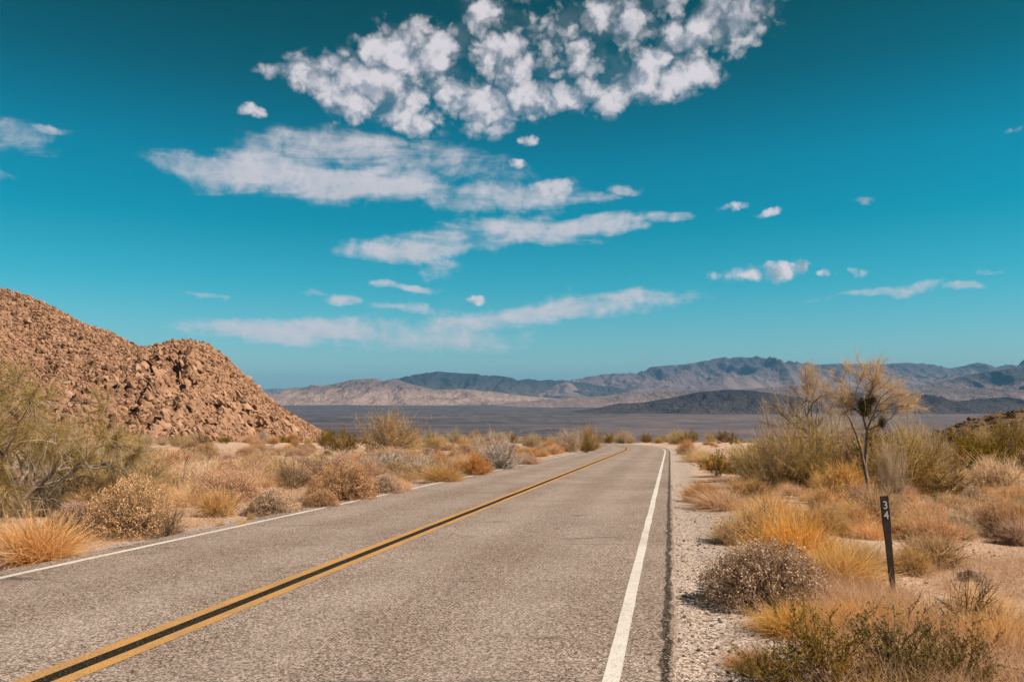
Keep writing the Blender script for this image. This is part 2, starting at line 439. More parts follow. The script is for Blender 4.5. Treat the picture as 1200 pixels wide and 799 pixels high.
def k_broom(rng, n=4200):
    """tall broom of near upright filaments"""
    fo, stm = MB(), MB(); lf = lumps(rng, 8)
    m = 60; d = hemi(rng, m, .12, 1); b = rng.normal(size=(m, 3)) * .05; b[:, 2] = 0
    tip, td, st = ribbons(stm, b, d, .46 * lf(d) * rng.uniform(.6, 1, m), .011, rng, 4, -.12, .12)
    k = 600; idx = rng.integers(0, m, k); p, q = onrib(st, rng.uniform(.15, .95, k), idx)
    t2, d2, s2 = ribbons(stm, p, unit(q + rng.normal(size=(k, 3)) * .4 + np.array((0, 0, .2))), rng.uniform(.1, .24, k), .005, rng, 2, -.08, .15)
    idx = rng.integers(0, k, n); p, q = onrib(s2, rng.uniform(0, 1, n), idx)
    ribbons(fo, p, unit(q + rng.normal(size=(n, 3)) * .62 + np.array((0, 0, .12))), rng.uniform(.04, .15, n), .0034, rng, 2, .04, .3)
    return fo, stm

# kind -> (generator, foliage materials, stem material, name, category, parts names)
KINDS = {
    'gold':     (k_grass, ['gold', 'gold'], 'greystem', 'grass_clump', 'grass clump', ('blades', 'dry_stems')),
    'fluff':    (lambda r: k_grass(r, 2600, .0048, .2), ['straw', 'straw'], 'stem', 'grass_clump', 'grass clump', ('blades', 'dry_stems')),
    'mound':    (k_mound, ['heads', 'brownleaf'], 'stem', 'buckwheat_bush', 'shrub', ('flower_heads', 'stems')),
    'dome':     (k_mound, ['paleheads', 'brownleaf'], 'stem', 'buckwheat_bush', 'shrub', ('flower_heads', 'stems')),
    'straw':    (k_straw, ['straw', 'straw'], 'stem', 'dry_shrub', 'shrub', ('twigs', 'stems')),
    'rust':     (k_straw, ['rust', 'rust'], 'stem', 'dry_shrub', 'shrub', ('twigs', 'stems')),
    'pink':     (k_straw, ['pinkstraw', 'straw'], 'stem', 'dry_shrub', 'shrub', ('twigs', 'stems')),
    'creosote': (k_creosote, ['olive', 'olive'], 'stem', 'creosote_bush', 'bush', ('leaves', 'stems')),
    'twig':     (k_twig, ['stem', 'stem'], 'stem', 'twig_shrub', 'shrub', ('twigs', 'stems')),
    'silver':   (k_silver, ['silver', 'silver'], 'greystem', 'twig_shrub', 'shrub', ('twigs', 'stems')),
    'broom':    (k_broom, ['broom', 'broom'], 'greystem', 'broom_bush', 'bush', ('filaments', 'stems')),
    'paleb':    (k_broom, ['paleb', 'broom'], 'greystem', 'broom_bush', 'bush', ('filaments', 'stems')),
}
NV = 3
LIB = {}
for ki, (kk, (gen, fm, sm_, nm, cat, parts)) in enumerate(KINDS.items()):
    LIB[kk] = []
    for v in range(NV):
        rng = np.random.default_rng(1000 + ki * 17 + v)
        fo, stm = gen(rng)
        both = MB(); 
        for vv in fo.V: both.V.append(vv); both.n += len(vv)
        for f, q in fo.Fc: both.Fc.append((f, q))
        both.merge(stm, 2)
        LIB[kk].append((fo.mesh(kk + '_foliage', [M[q] for q in fm]), stm.mesh(kk + '_stems', [M[sm_]]),
                        both.mesh(kk + '_whole', [M[fm[0]], M[fm[1]], M[sm_]])))
PR = random.Random(5)
PLACED = []                        # (x, y, radius)
def plant(kk, loc, w, h, label, group=None, whole=False, depth=None, var=None, rot=None, sink=.015):
    gen, fm, sm_, nm, cat, parts = KINDS[kk]
    fo, stm, both = LIB[kk][PR.randrange(NV) if var is None else var]
    rot = PR.uniform(0, 6.28) if rot is None else rot
    sc = (w, w, h / .5)
    if whole or kk == 'twig': o = bpy.data.objects.new(nm, both); COL.objects.link(o)
    else:
        o = bpy.data.objects.new(nm, None); COL.objects.link(o); o.empty_display_size = .1
        link(parts[0], fo, o); link(parts[1], stm, o)
    o.location = (loc[0], loc[1], loc[2] - sink); o.rotation_euler = (0, 0, rot); o.scale = sc
    tag(o, label, cat, group)
    PLACED.append((loc[0], loc[1], w * .45))
    return o
def plant_px(kk, px, py, wpx, hpx, label, **k):
    p, t = at(px, py); w = wpx / F * t                # px, py is the front foot of the plant
    q = p[:2] * (1 + .34 * w / np.hypot(p[0], p[1])); d = t * (1 + .34 * w / t)
    h = hpx / F * d - .34 * w * CAMZ / t * .6
    return plant(kk, (q[0], q[1], float(zg(q[0], q[1]))), wpx / F * d, max(h, hpx / F * d * .7), label, **k)

# ------------------------------------------------------------------ ground
def build_ground():
    th = np.concatenate([np.linspace(-180, -50, 66)[:-1], np.linspace(-50, 50, 520), np.linspace(50, 180, 66)[1:]])
    th = np.radians(th)
    r = np.concatenate([[.4], np.geomspace(1.2, 60, 190), np.geomspace(62, 45000, 190)])
    TT, RR = np.meshgrid(th[:-1], r); n = len(th) - 1
    x = RR * np.sin(TT); y = RR * np.cos(TT)
    z = zg(x, y)
    V = np.stack([x, y, z], -1).reshape(-1, 3)
    i, j = np.meshgrid(np.arange(len(r) - 1), np.arange(n), indexing='ij'); j2 = (j + 1) % n
    f = np.stack([i * n + j, i * n + j2, (i + 1) * n + j2, (i + 1) * n + j], -1).reshape(-1, 4)
    mb = MB(); mb.add(V, f[:, ::-1])
    mb.add(V[:n], np.arange(n)[None, :])
    u = road_u(x, y); rr = np.hypot(x, y)
    wn = fbm(x * .5, y * .5, 44, 3) - .5
    sh = np.where(u > 0, 1 - sstep(.55, 1.25, u - E_R + wn * 1.1), 1 - sstep(.25, .7, E_L - u + wn * .6))
    sh = sh * (1 - sstep(80, 200, rr))
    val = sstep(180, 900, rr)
    scrub = 1 - sstep(-.02, .16, x / np.maximum(y, 1) + (fbm(x * .0006, y * .0006, 77, 3) - .5) * .25 - (y - 3500) * .00001)  # mask of the scrub flats where cloud shade is painted into the floor
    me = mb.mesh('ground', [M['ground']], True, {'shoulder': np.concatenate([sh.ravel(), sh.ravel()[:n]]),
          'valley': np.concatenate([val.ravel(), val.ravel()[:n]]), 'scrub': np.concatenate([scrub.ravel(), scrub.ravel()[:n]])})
    o = link('ground', me, kind='structure')
    tag(o, 'sandy desert floor falling away to the wide valley', 'ground')
build_ground()

# ------------------------------------------------------------------ road
def strip(us, s0, s1, dz, step=.5, jit=None):
    """cross-section offsets us swept along the road; returns verts, faces and u"""
    seg = ROAD[s0:s1]
    V = []; UU = []
    for i, (x, y, h) in enumerate(seg):
        nx, ny = math.cos(h), -math.sin(h)
        for q, u in enumerate(us):
            uu = u + (jit[i, q] if jit is not None else 0)
            V.append((x + nx * uu, y + ny * uu, dz[q])); UU.append(uu)
    V = np.array(V); n = len(us)
    V[:, 2] += np.interp(V[:, 1], _py, _pz)
    i, j = np.meshgrid(np.arange(len(seg) - 1), np.arange(n - 1), indexing='ij')
    f = np.stack([i * n + j, i * n + j + 1, (i + 1) * n + j + 1, (i + 1) * n + j], -1).reshape(-1, 4)
    return V, f, np.array(UU)
us = [E_L - .05, E_L, -2, -1, 0, 1, 2, 3, E_R, E_R + .05]
dz = [-.06] + [.03] * 8 + [-.06]
rj = np.zeros((len(ROAD), len(us)))
t = np.arange(len(ROAD)) * .5
e1 = (fbm(t * .9, t * 0, 5, 4) - .5) * .09; e2 = (fbm(t * .9, t * 0 + 9, 6, 4) - .5) * .16
rj[:, -1] = rj[:, -2] = e1; rj[:, 0] = rj[:, 1] = e2
V, f, UU = strip(us, 0, len(ROAD) - 1, dz, jit=rj)
mb = MB(); mb.add(V, f)
road = link('road', mb.mesh('road', [M['asphalt']], False, {'u': UU}), kind='structure')
tag(road, 'worn grey-tan two-lane asphalt road bending left in the distance', 'road')
for nm, a, b, mt in (('white_edge_line', U_R - .05, U_R + .05, 'white'), ('white_edge_line', U_L - .05, U_L + .05, 'white'),
                     ('yellow_line', -.172, -.060, 'yellow'), ('yellow_line', .060, .172, 'yellow')):
    V, f, UU = strip([a, b], 0, len(ROAD) - 1, [.034, .034],
                     jit=np.stack([(fbm(t * 1.3, t * 0 + 3, 50, 3) - .5) * .02, (fbm(t * 1.3, t * 0 + 7, 51, 3) - .5) * .02], 1))
    mb = MB(); mb.add(V, f); link(nm, mb.mesh(nm, [M[mt]]), road)

# ------------------------------------------------------------------ far mountains
def elev(py):
    d = ray(600, py); return d[2] / d[1]
def make_range(name, label, pts, D, depth, crest_t, cols, seed, spur=1., nx=420, ny=90, base=None):
    base = VALLEY - 25 if base is None else base
    px = np.array([p[0] for p in pts], float); py = np.array([p[1] for p in pts], float)
    X = (px - 600) / F * D / math.cos(PITCH); Z = CAMZ + np.array([elev(q) for q in py]) * D
    pad = (X[-1] - X[0]) * .08
    x = np.linspace(X[0] - pad, X[-1] + pad, nx)
    hz = np.interp(x, X, Z)
    hz = base + (hz - base) * sstep(X[0] - pad, X[0] + pad * .1, x) * (1 - sstep(X[-1] - pad * .1, X[-1] + pad, x))
    tt = np.linspace(0, 1, ny)
    T, XX = np.meshgrid(tt, x, indexing='ij'); HH = np.broadcast_to(hz, T.shape)
    yy = D + (T - crest_t) * depth
    wl = depth * .28
    warp = (fbm(XX / wl, yy / wl, seed + 3, 4) - .5) * 1.1
    sp = ridged(XX / wl * .9 + warp, yy / wl * .35 + warp * .6, seed, 5)
    rise = np.where(T < crest_t, T / crest_t, (1 - T) / (1 - crest_t))
    prof = np.clip(rise, 0, 1)
    body = prof ** 1.25
    carve = (sp - .5) * 2.1 * spur * np.sin(np.pi * np.clip(prof, 0, 1)) ** .8 * .55
    fine = (ridged(XX / wl * 3 + 9, yy / wl * 1.6, seed + 40, 5) - .5) * .42 * np.clip(prof * 2, 0, 1)
    crestn = (ridged(XX / wl * 2.2, XX * 0, seed + 60, 4) - .55) * .10
    k = body + carve + fine * spur + crestn * sstep(.75, 1, prof)
    k = np.where(T > crest_t, np.minimum(k, 1.02), k)
    z = base + (HH - base) * np.clip(k, -.05, 1.06)
    z = np.where((T == 0) | (T == 1), base - 10, z)
    V = np.stack([XX, yy, z], -1).reshape(-1, 3)
    i, j = np.meshgrid(np.arange(ny - 1), np.arange(nx - 1), indexing='ij')
    f = np.stack([i * nx + j, i * nx + j + 1, (i + 1) * nx + j + 1, (i + 1) * nx + j], -1).reshape(-1, 4)
    mb = MB(); mb.add(V, f)
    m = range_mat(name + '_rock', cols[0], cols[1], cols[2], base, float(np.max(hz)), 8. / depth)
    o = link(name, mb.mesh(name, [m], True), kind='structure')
    tag(o, label, 'mountains')
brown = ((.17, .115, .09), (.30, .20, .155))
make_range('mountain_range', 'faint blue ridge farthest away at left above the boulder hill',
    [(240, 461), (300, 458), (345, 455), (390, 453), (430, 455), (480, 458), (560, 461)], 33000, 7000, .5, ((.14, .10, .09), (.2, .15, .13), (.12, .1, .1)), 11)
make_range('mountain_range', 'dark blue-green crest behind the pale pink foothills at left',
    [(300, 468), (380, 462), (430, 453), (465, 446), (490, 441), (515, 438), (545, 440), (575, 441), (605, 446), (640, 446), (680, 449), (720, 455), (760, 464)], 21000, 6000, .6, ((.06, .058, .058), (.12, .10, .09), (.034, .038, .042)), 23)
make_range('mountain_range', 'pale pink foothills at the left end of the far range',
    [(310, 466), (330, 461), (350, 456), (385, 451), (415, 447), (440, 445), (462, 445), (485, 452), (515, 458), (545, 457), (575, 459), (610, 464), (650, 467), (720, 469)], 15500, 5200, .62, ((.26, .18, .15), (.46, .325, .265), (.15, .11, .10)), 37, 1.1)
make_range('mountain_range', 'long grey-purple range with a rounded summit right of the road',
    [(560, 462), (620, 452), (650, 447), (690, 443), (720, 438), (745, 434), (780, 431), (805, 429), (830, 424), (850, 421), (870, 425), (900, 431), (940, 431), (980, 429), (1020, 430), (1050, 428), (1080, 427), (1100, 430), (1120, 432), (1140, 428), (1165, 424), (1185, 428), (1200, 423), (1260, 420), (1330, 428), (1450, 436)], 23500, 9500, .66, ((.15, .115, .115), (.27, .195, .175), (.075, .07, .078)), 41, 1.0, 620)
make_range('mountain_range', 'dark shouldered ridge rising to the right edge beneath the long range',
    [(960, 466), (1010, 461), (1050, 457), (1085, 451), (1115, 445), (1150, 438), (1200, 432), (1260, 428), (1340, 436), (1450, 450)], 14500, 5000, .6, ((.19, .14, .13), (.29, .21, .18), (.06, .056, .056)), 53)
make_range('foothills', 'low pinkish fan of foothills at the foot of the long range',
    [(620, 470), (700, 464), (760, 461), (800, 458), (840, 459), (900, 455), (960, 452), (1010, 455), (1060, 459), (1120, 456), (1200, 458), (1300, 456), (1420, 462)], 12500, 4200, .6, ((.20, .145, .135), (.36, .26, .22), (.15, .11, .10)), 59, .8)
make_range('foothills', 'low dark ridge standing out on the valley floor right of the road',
    [(670, 482), (700, 478), (725, 473), (750, 472), (765, 470), (790, 466), (815, 461), (850, 458), (880, 459), (910, 463), (940, 467), (965, 463), (985, 459), (1005, 462), (1035, 467), (1062, 462), (1075, 464), (1095, 470), (1130, 472), (1160, 467), (1178, 466), (1200, 472), (1260, 470), (1380, 478)], 7600, 1700, .55, ((.075, .066, .070), (.16, .125, .12), (.06, .054, .058)), 67, .9)  # cloud shade on this ridge is put into its dark rock colours

# ------------------------------------------------------------------ boulders and rocky hills
ICO = None
def ico():
    t = (1 + 5 ** .5) / 2
    v = np.array([(-1, t, 0), (1, t, 0), (-1, -t, 0), (1, -t, 0), (0, -1, t), (0, 1, t), (0, -1, -t), (0, 1, -t), (t, 0, -1), (t, 0, 1), (-t, 0, -1), (-t, 0, 1)], float)
    f = np.array([(0, 11, 5), (0, 5, 1), (0, 1, 7), (0, 7, 10), (0, 10, 11), (1, 5, 9), (5, 11, 4), (11, 10, 2), (10, 7, 6), (7, 1, 8), (3, 9, 4), (3, 4, 2), (3, 2, 6), (3, 6, 8), (3, 8, 9), (4, 9, 5), (2, 4, 11), (6, 2, 10), (8, 6, 7), (9, 8, 1)])
    return unit(v), f
IV, IF = ico()
def rocks(mb, P, size, rng, squash=.75, elong=1.5, tilt=None, jit=.22):
    n = len(P); size = np.broadcast_to(size, n)
    V = IV[None] * (1 + rng.normal(size=(n, 12, 1)) * jit)
    V = np.sign(V) * np.abs(V) ** .72                       # blockier
    sc = np.stack([rng.uniform(.7, elong, n), rng.uniform(.7, 1.1, n), rng.uniform(.5, 1.1, n) * squash], 1)
    V = V * sc[:, None]
    a = rng.uniform(0, 2 * np.pi, n) if tilt is None else rng.normal(size=n) * .5
    b = rng.normal(size=n) * .35 + (0 if tilt is None else tilt)
    ca, sa, cb, sb = np.cos(a), np.sin(a), np.cos(b), np.sin(b)
    x, y, z = V[..., 0], V[..., 1], V[..., 2]
    x, z = x * cb[:, None] + z * sb[:, None], -x * sb[:, None] + z * cb[:, None]
    x, y = x * ca[:, None] - y * sa[:, None], x * sa[:, None] + y * ca[:, None]
    V = np.stack([x, y, z], -1) * (size * .5)[:, None, None] + P[:, None]
    f = (np.arange(n) * 12)[:, None, None] + IF[None]
    mb.add(V, f.reshape(-1, 3))

def hill(name, label, pts, D, front, back, mat, seed, n_rocks, big, smin, smax, base_px, n_single, rlabel, rgroup, tilt, rockmat, sname, slabel, slabs=None):
    rng = np.random.default_rng(seed)
    px = np.array([p[0] for p in pts], float); py = np.array([p[1] for p in pts], float)
    X = (px - 600) / F * D; Z = CAMZ + np.array([elev(q) for q in py]) * D
    def H(x, y):
        t = y - D
        crest = np.interp(x, X, Z); g = zg(x, y) - .5
        sh = np.where(t < 0, np.clip(1 + t / front, 0, 1) ** .92, np.clip(1 - t / back, 0, 1) ** 1.4)
        h = np.maximum(crest - g, 0)
        rg = (ridged(x * .055 + y * .02, y * .03, seed, 4) - .6) * .30 + (fbm(x * .25, y * .25, seed + 5, 4) - .5) * .10
        if slabs:                                    # jointed, craggy rock at the right-hand end; gullies and knolls elsewhere
            c = sstep((slabs[1] - 600) / F * D, (slabs[1] + 55 - 600) / F * D, x) * sstep(2, 6, h)
            z0 = g + h * np.clip(sh, 0, 1)
            a = x * .80 + z0 * .60; b = -x * .60 + z0 * .80
            crag = (ridged(a * .24 + fbm(x * .1, y * .1, 7) * .8, b * .055 + y * .03, seed + 9, 4) - .62) * 8.5
            knol = (fbm(x * .085, y * .085, seed + 15, 4) - .5) * 6.0 + (ridged(x * .3, y * .3, seed + 19, 3) - .6) * 1.6
            g = g + np.clip(sh * 3, 0, 1) * (1 - sstep(-9, 0, t)) * (c * crag + (1 - c) * knol * sstep(1, 8, h))
        edge = np.clip(np.minimum(h / 6., 1), 0, 1)
        return g + h * np.clip(sh + rg * np.sin(np.pi * np.clip(sh, 0, 1)) ** .7 * .8, 0, 1.03) * 1.0 + edge * 0
    nx, ny = (440, 240) if slabs else (200, 110)
    x = np.linspace(X[0], X[-1], nx); y = np.linspace(D - front, D + back, ny)
    YY, XX = np.meshgrid(y, x, indexing='ij'); ZZ = H(XX, YY)
    i, j = np.meshgrid(np.arange(ny - 1), np.arange(nx - 1), indexing='ij')
    f = np.stack([i * nx + j, i * nx + j + 1, (i + 1) * nx + j + 1, (i + 1) * nx + j], -1).reshape(-1, 4)
    mb = MB(); mb.add(np.stack([XX, YY, ZZ], -1), f)
    o = link(name, mb.mesh(name, [mat], True), kind='structure'); tag(o, label, 'hill')
    # loose and jointed rock all over the slope
    def pick(n):
        P = []
        while len(P) < n:
            a = rng.uniform(X[0], X[-1], n * 3); b = rng.uniform(D - front * .99, D + back * .35, n * 3)
            c = H(a, b); k = c - zg(a, b) > smax * .15
            P += list(np.stack([a, b, c], 1)[k])
        return np.array(P[:n])
    P = pick(n_rocks); s = smin * (1 + rng.pareto(2.6, n_rocks)); s = np.minimum(s, smax)
    if slabs:                                        # outcrops carry coarser rock, sand pockets next to none
        w = fbm(P[:, 0] * .06, P[:, 1] * .06, seed + 25, 4)
        s = s * (.60 + .75 * sstep(.45, .70, w))
        keep = rng.uniform(0, 1, len(P)) < np.where(P[:, 0] > (slabs[1] + 25 - 600) / F * D, .42, .78 + .22 * sstep(.36, .52, w))
        P, s = P[keep], s[keep]
    P[:, 2] += s * .12
    mb = MB(); rocks(mb, P, s, rng, 1.2 if slabs else .85, 1.5, tilt)
    if slabs:
        n, xa, xb = slabs; P = pick(n * 7); P = P[(P[:, 0] > (xa - 600) / F * D) & (P[:, 0] < (xb - 600) / F * D) & (P[:, 1] < D - 7)][:n]
        rocks(mb, P, rng.uniform(1.0, 2.3, len(P)), rng, .42, 2.4, .95, .2)
    o = link(sname, mb.mesh(sname, [rockmat]), kind='stuff'); tag(o, slabel, 'rocks', kind='stuff')
    if n_single:
        var = []
        for q in range(5):
            mb = MB(); V = np.zeros((1, 3)); rocks(mb, V, 1.0, rng, .9, 1.5, 0.0, .2); var.append(mb.mesh('boulder', [rockmat]))
        P = pick(n_single * 2); P = P[P[:, 1] < D - 4][:n_single]
        for q, p in enumerate(P):
            o = bpy.data.objects.new('boulder', var[q % 5]); COL.objects.link(o)
            s = rng.uniform(smax * .7, big)
            o.location = (p[0], p[1], p[2] + s * .18); o.scale = (s * rng.uniform(.7, 1.1), s * rng.uniform(.8, 1.2), s * rng.uniform(.7, 1.3))
            o.rotation_euler = (rng.normal() * .2, tilt + rng.normal() * .25, rng.normal() * .6)
            tag(o, rlabel, 'boulder', rgroup)
    if slabs:
        for p in pick(110):
            w = rng.uniform(.8, 1.7)
            plant('creosote', p, w, w * rng.uniform(.4, .65), 'small dark bush among the rocks of the left hill', 'bushes dotting the left hill', whole=True)
            PLACED.pop()
hill('rocky_hill', 'steep reddish boulder hill on the left behind the scrub',
     [(-420, 470), (-330, 400), (-230, 350), (-120, 322), (-40, 326), (0, 339), (30, 347), (60, 361), (100, 382), (140, 396), (165, 407), (185, 406), (205, 400), (225, 399), (240, 402), (255, 411), (270, 424), (285, 440), (300, 455), (318, 470), (335, 482), (350, 494), (362, 504), (375, 520)],
     195, 62, 70, M['hillsoil'], 71, 125000, 2.0, .55, 1.6, 505, 110,
     'large angular reddish boulder standing out on the slope of the left hill', 'boulders on the left hill', .55, M['granite'],
     'boulder_field', 'jumble of smaller reddish rocks covering the left hill', (700, 190, 370))
hill('rocky_outcrop', 'low dark rocky outcrop at the right edge behind the green bushes',
     [(1085, 530), (1105, 511), (1118, 502), (1132, 495), (1148, 490), (1160, 485), (1180, 484), (1200, 482), (1230, 479), (1270, 484), (1330, 500), (1390, 530)],
     85, 14, 18, M['darkrock'], 83, 900, 1.5, .22, .9, 520, 24,
     'dark brown boulder on the low outcrop at the right edge', 'boulders on the right outcrop', .2, M['darkrock'],
     'rubble', 'broken dark rubble covering the low right outcrop')

# ------------------------------------------------------------------ mile marker
def marker():
    b, _ = at(1048, 700); top_px = 586
    d = b[1]; h = 0.90
    root = bpy.data.objects.new('mile_marker', None); COL.objects.link(root); root.empty_display_size = .1
    root.location = tuple(b); root.rotation_euler = (R(-2), R(-3.0), R(-6)); root.scale = (.95, 1, 1.06)
    m, nt = new_mat('brown_fibreglass'); k = N(nt); co = k.obj()
    n = k.noise(co, 9, 5)
    k.out(k.mix(k.sm(n, .35, .7), (.035, .019, .011, 1), (.085, .052, .034, 1)), .55, k.bump(k.noise(co, 60, 3), .2, .003), .4)
    mb = MB()
    # shallow folded blade: full width at the head, drawn in towards the ground
    rows = [(-.12, .027), (.02, .028), (.30, .0315), (.55, .035), (.60, .039), (.64, .042), (.885, .042), (.895, .040)]
    sec = [(-1, .010), (-.86, .0), (.86, .0), (1, .010), (1, .016), (.82, .007), (-.82, .007), (-1, .016)]
    V = np.array([[(a * w, c, z) for a, c in sec] for z, w in rows]); nr, ns = len(rows), len(sec)
    i, j = np.meshgrid(np.arange(nr - 1), np.arange(ns), indexing='ij'); j2 = (j + 1) % ns
    f = np.stack([i * ns + j, i * ns + j2, (i + 1) * ns + j2, (i + 1) * ns + j], -1).reshape(-1, 4)
    mb.add(V, f); mb.add(np.vstack([V[0], V[-1]]), np.vstack([np.arange(ns)[::-1], ns + np.arange(ns)]))
    post = link('post', mb.mesh('post', [m]), root)
    mw, nt = new_mat('white_reflective_numerals'); k = N(nt)
    k.out(k.mix(k.noise(k.obj(), 120, 3), (.70, .67, .62, 1), (.84, .82, .78, 1)), .5, None, .4)
    for ch, z in (('3', .782), ('4', .692)):
        cu = bpy.data.curves.new('numeral', 'FONT'); cu.body = ch; cu.size = .098; cu.align_x = 'CENTER'; cu.extrude = .0008; cu.offset = .0012
        to = bpy.data.objects.new('tmp', cu)
        me = bpy.data.meshes.new_from_object(to); bpy.data.objects.remove(to); bpy.data.curves.remove(cu)
        me.materials.clear(); me.materials.append(mw)
        o = link('numeral', me, post); o.location = (0, -.0018, z); o.rotation_euler = (R(90), 0, 0)
        o['label'] = 'white numeral ' + ch
    tag(root, 'slim brown leaning roadside post with white 34 near the right foreground', 'marker post')
marker()
PLACED.append((at(1048, 700)[0][0], at(1048, 700)[0][1], .5))

# ------------------------------------------------------------------ trees
def limb_path(rng, p, d, L, n, wob, trop):
    pts = [np.array(p, float)]; d = unit(np.array(d, float))
    for i in range(n):
        d = unit(d + rng.normal(size=3) * wob + np.array(trop))
        pts.append(pts[-1] + d * L / n)
    return np.array(pts), d
def grow(rng, mb, p, d, L, r, depth, out, wob=.16, trop=(0, 0, .04), kids=(2, 4), spread=.7, shrink=(.55, .8), fork=.35):
    n = 6; pts, de = limb_path(rng, p, d, L, n, wob, trop)
    tube(mb, pts, np.linspace(r, r * (.5 if depth else .25), n + 1), 6 if r > .02 else 4)
    if depth == 0:
        out.append(pts); return
    for k in range(rng.integers(kids[0], kids[1] + 1)):
        i = rng.integers(int(n * fork), n + 1); t = i / n
        dd = unit(pts[min(i, n)] - pts[max(i - 1, 0)])
        dd = unit(dd + rng.normal(size=3) * spread)
        grow(rng, mb, pts[i], dd, L * rng.uniform(*shrink), r * (1 - .5 * t) * .72, depth - 1, out, wob, trop, kids, spread, shrink, fork)
    grow(rng, mb, pts[-1], de, L * .7, r * .5, depth - 1, out, wob, trop, kids, spread, shrink, fork)
def along(out, rng, n):
    i = rng.integers(0, len(out), n); t = rng.uniform(0, 1, n) * 5.999
    a = np.stack([out[q][int(s)] for q, s in zip(i, t)]); b = np.stack([out[q][int(s) + 1] for q, s in zip(i, t)])
    fr = (t - np.floor(t))[:, None]; return a + (b - a) * fr, unit(b - a)

def left_tree():
    rng = np.random.default_rng(12)
    b, t = at(8, 606)
    root = bpy.data.objects.new('palo_verde_tree', None); COL.objects.link(root); root.location = tuple(b); root.scale = (.88, .95, 1.12); root.rotation_euler = (0, 0, R(150)); root.empty_display_size = .2
    tr, tw, cr, dead = MB(), MB(), MB(), MB(); out = []
    for k in range(9):
        a = rng.uniform(0, 2 * np.pi); d = np.array((math.cos(a) * .70 - .12, math.sin(a) * .75, rng.uniform(.7, 1.5)))
        grow(rng, tr, (rng.normal() * .12, rng.normal() * .12, -.1), d, rng.uniform(1.15, 1.6), rng.uniform(.035, .065), 3, out, .17, (0, 0, -.015), (2, 3), .55, (.5, .78))
    out = [o for o in out if o[-1][2] < 3.3 and o[:, 2].min() > .12]
    p, d = along(out, rng, 36000)
    ribbons(cr, p, unit(d * .7 + rng.normal(size=p.shape) * .5), rng.uniform(.12, .42, len(p)), rng.uniform(.0035, .0065, len(p)), rng, 3, .22, .22)
    # bare grey twigs hanging inside
    p, d = along(out, rng, 2200)
    ribbons(dead, p, unit(d * .5 + rng.normal(size=p.shape) * .5 - np.array((0, 0, .45))), rng.uniform(.25, .7, len(p)), .010, rng, 4, .15, .25)
    link('trunk', tr.mesh('trunk', [M['bark']], True), root); link('crown', cr.mesh('crown', [M['treecrown']]), root)
    link('dead_twigs', dead.mesh('dead_twigs', [M['greystem']]), root)
    tag(root, 'big shaggy olive tree with drooping twigs at the left edge', 'tree')
    PLACED.append((b[0], b[1], 1.6))
left_tree()

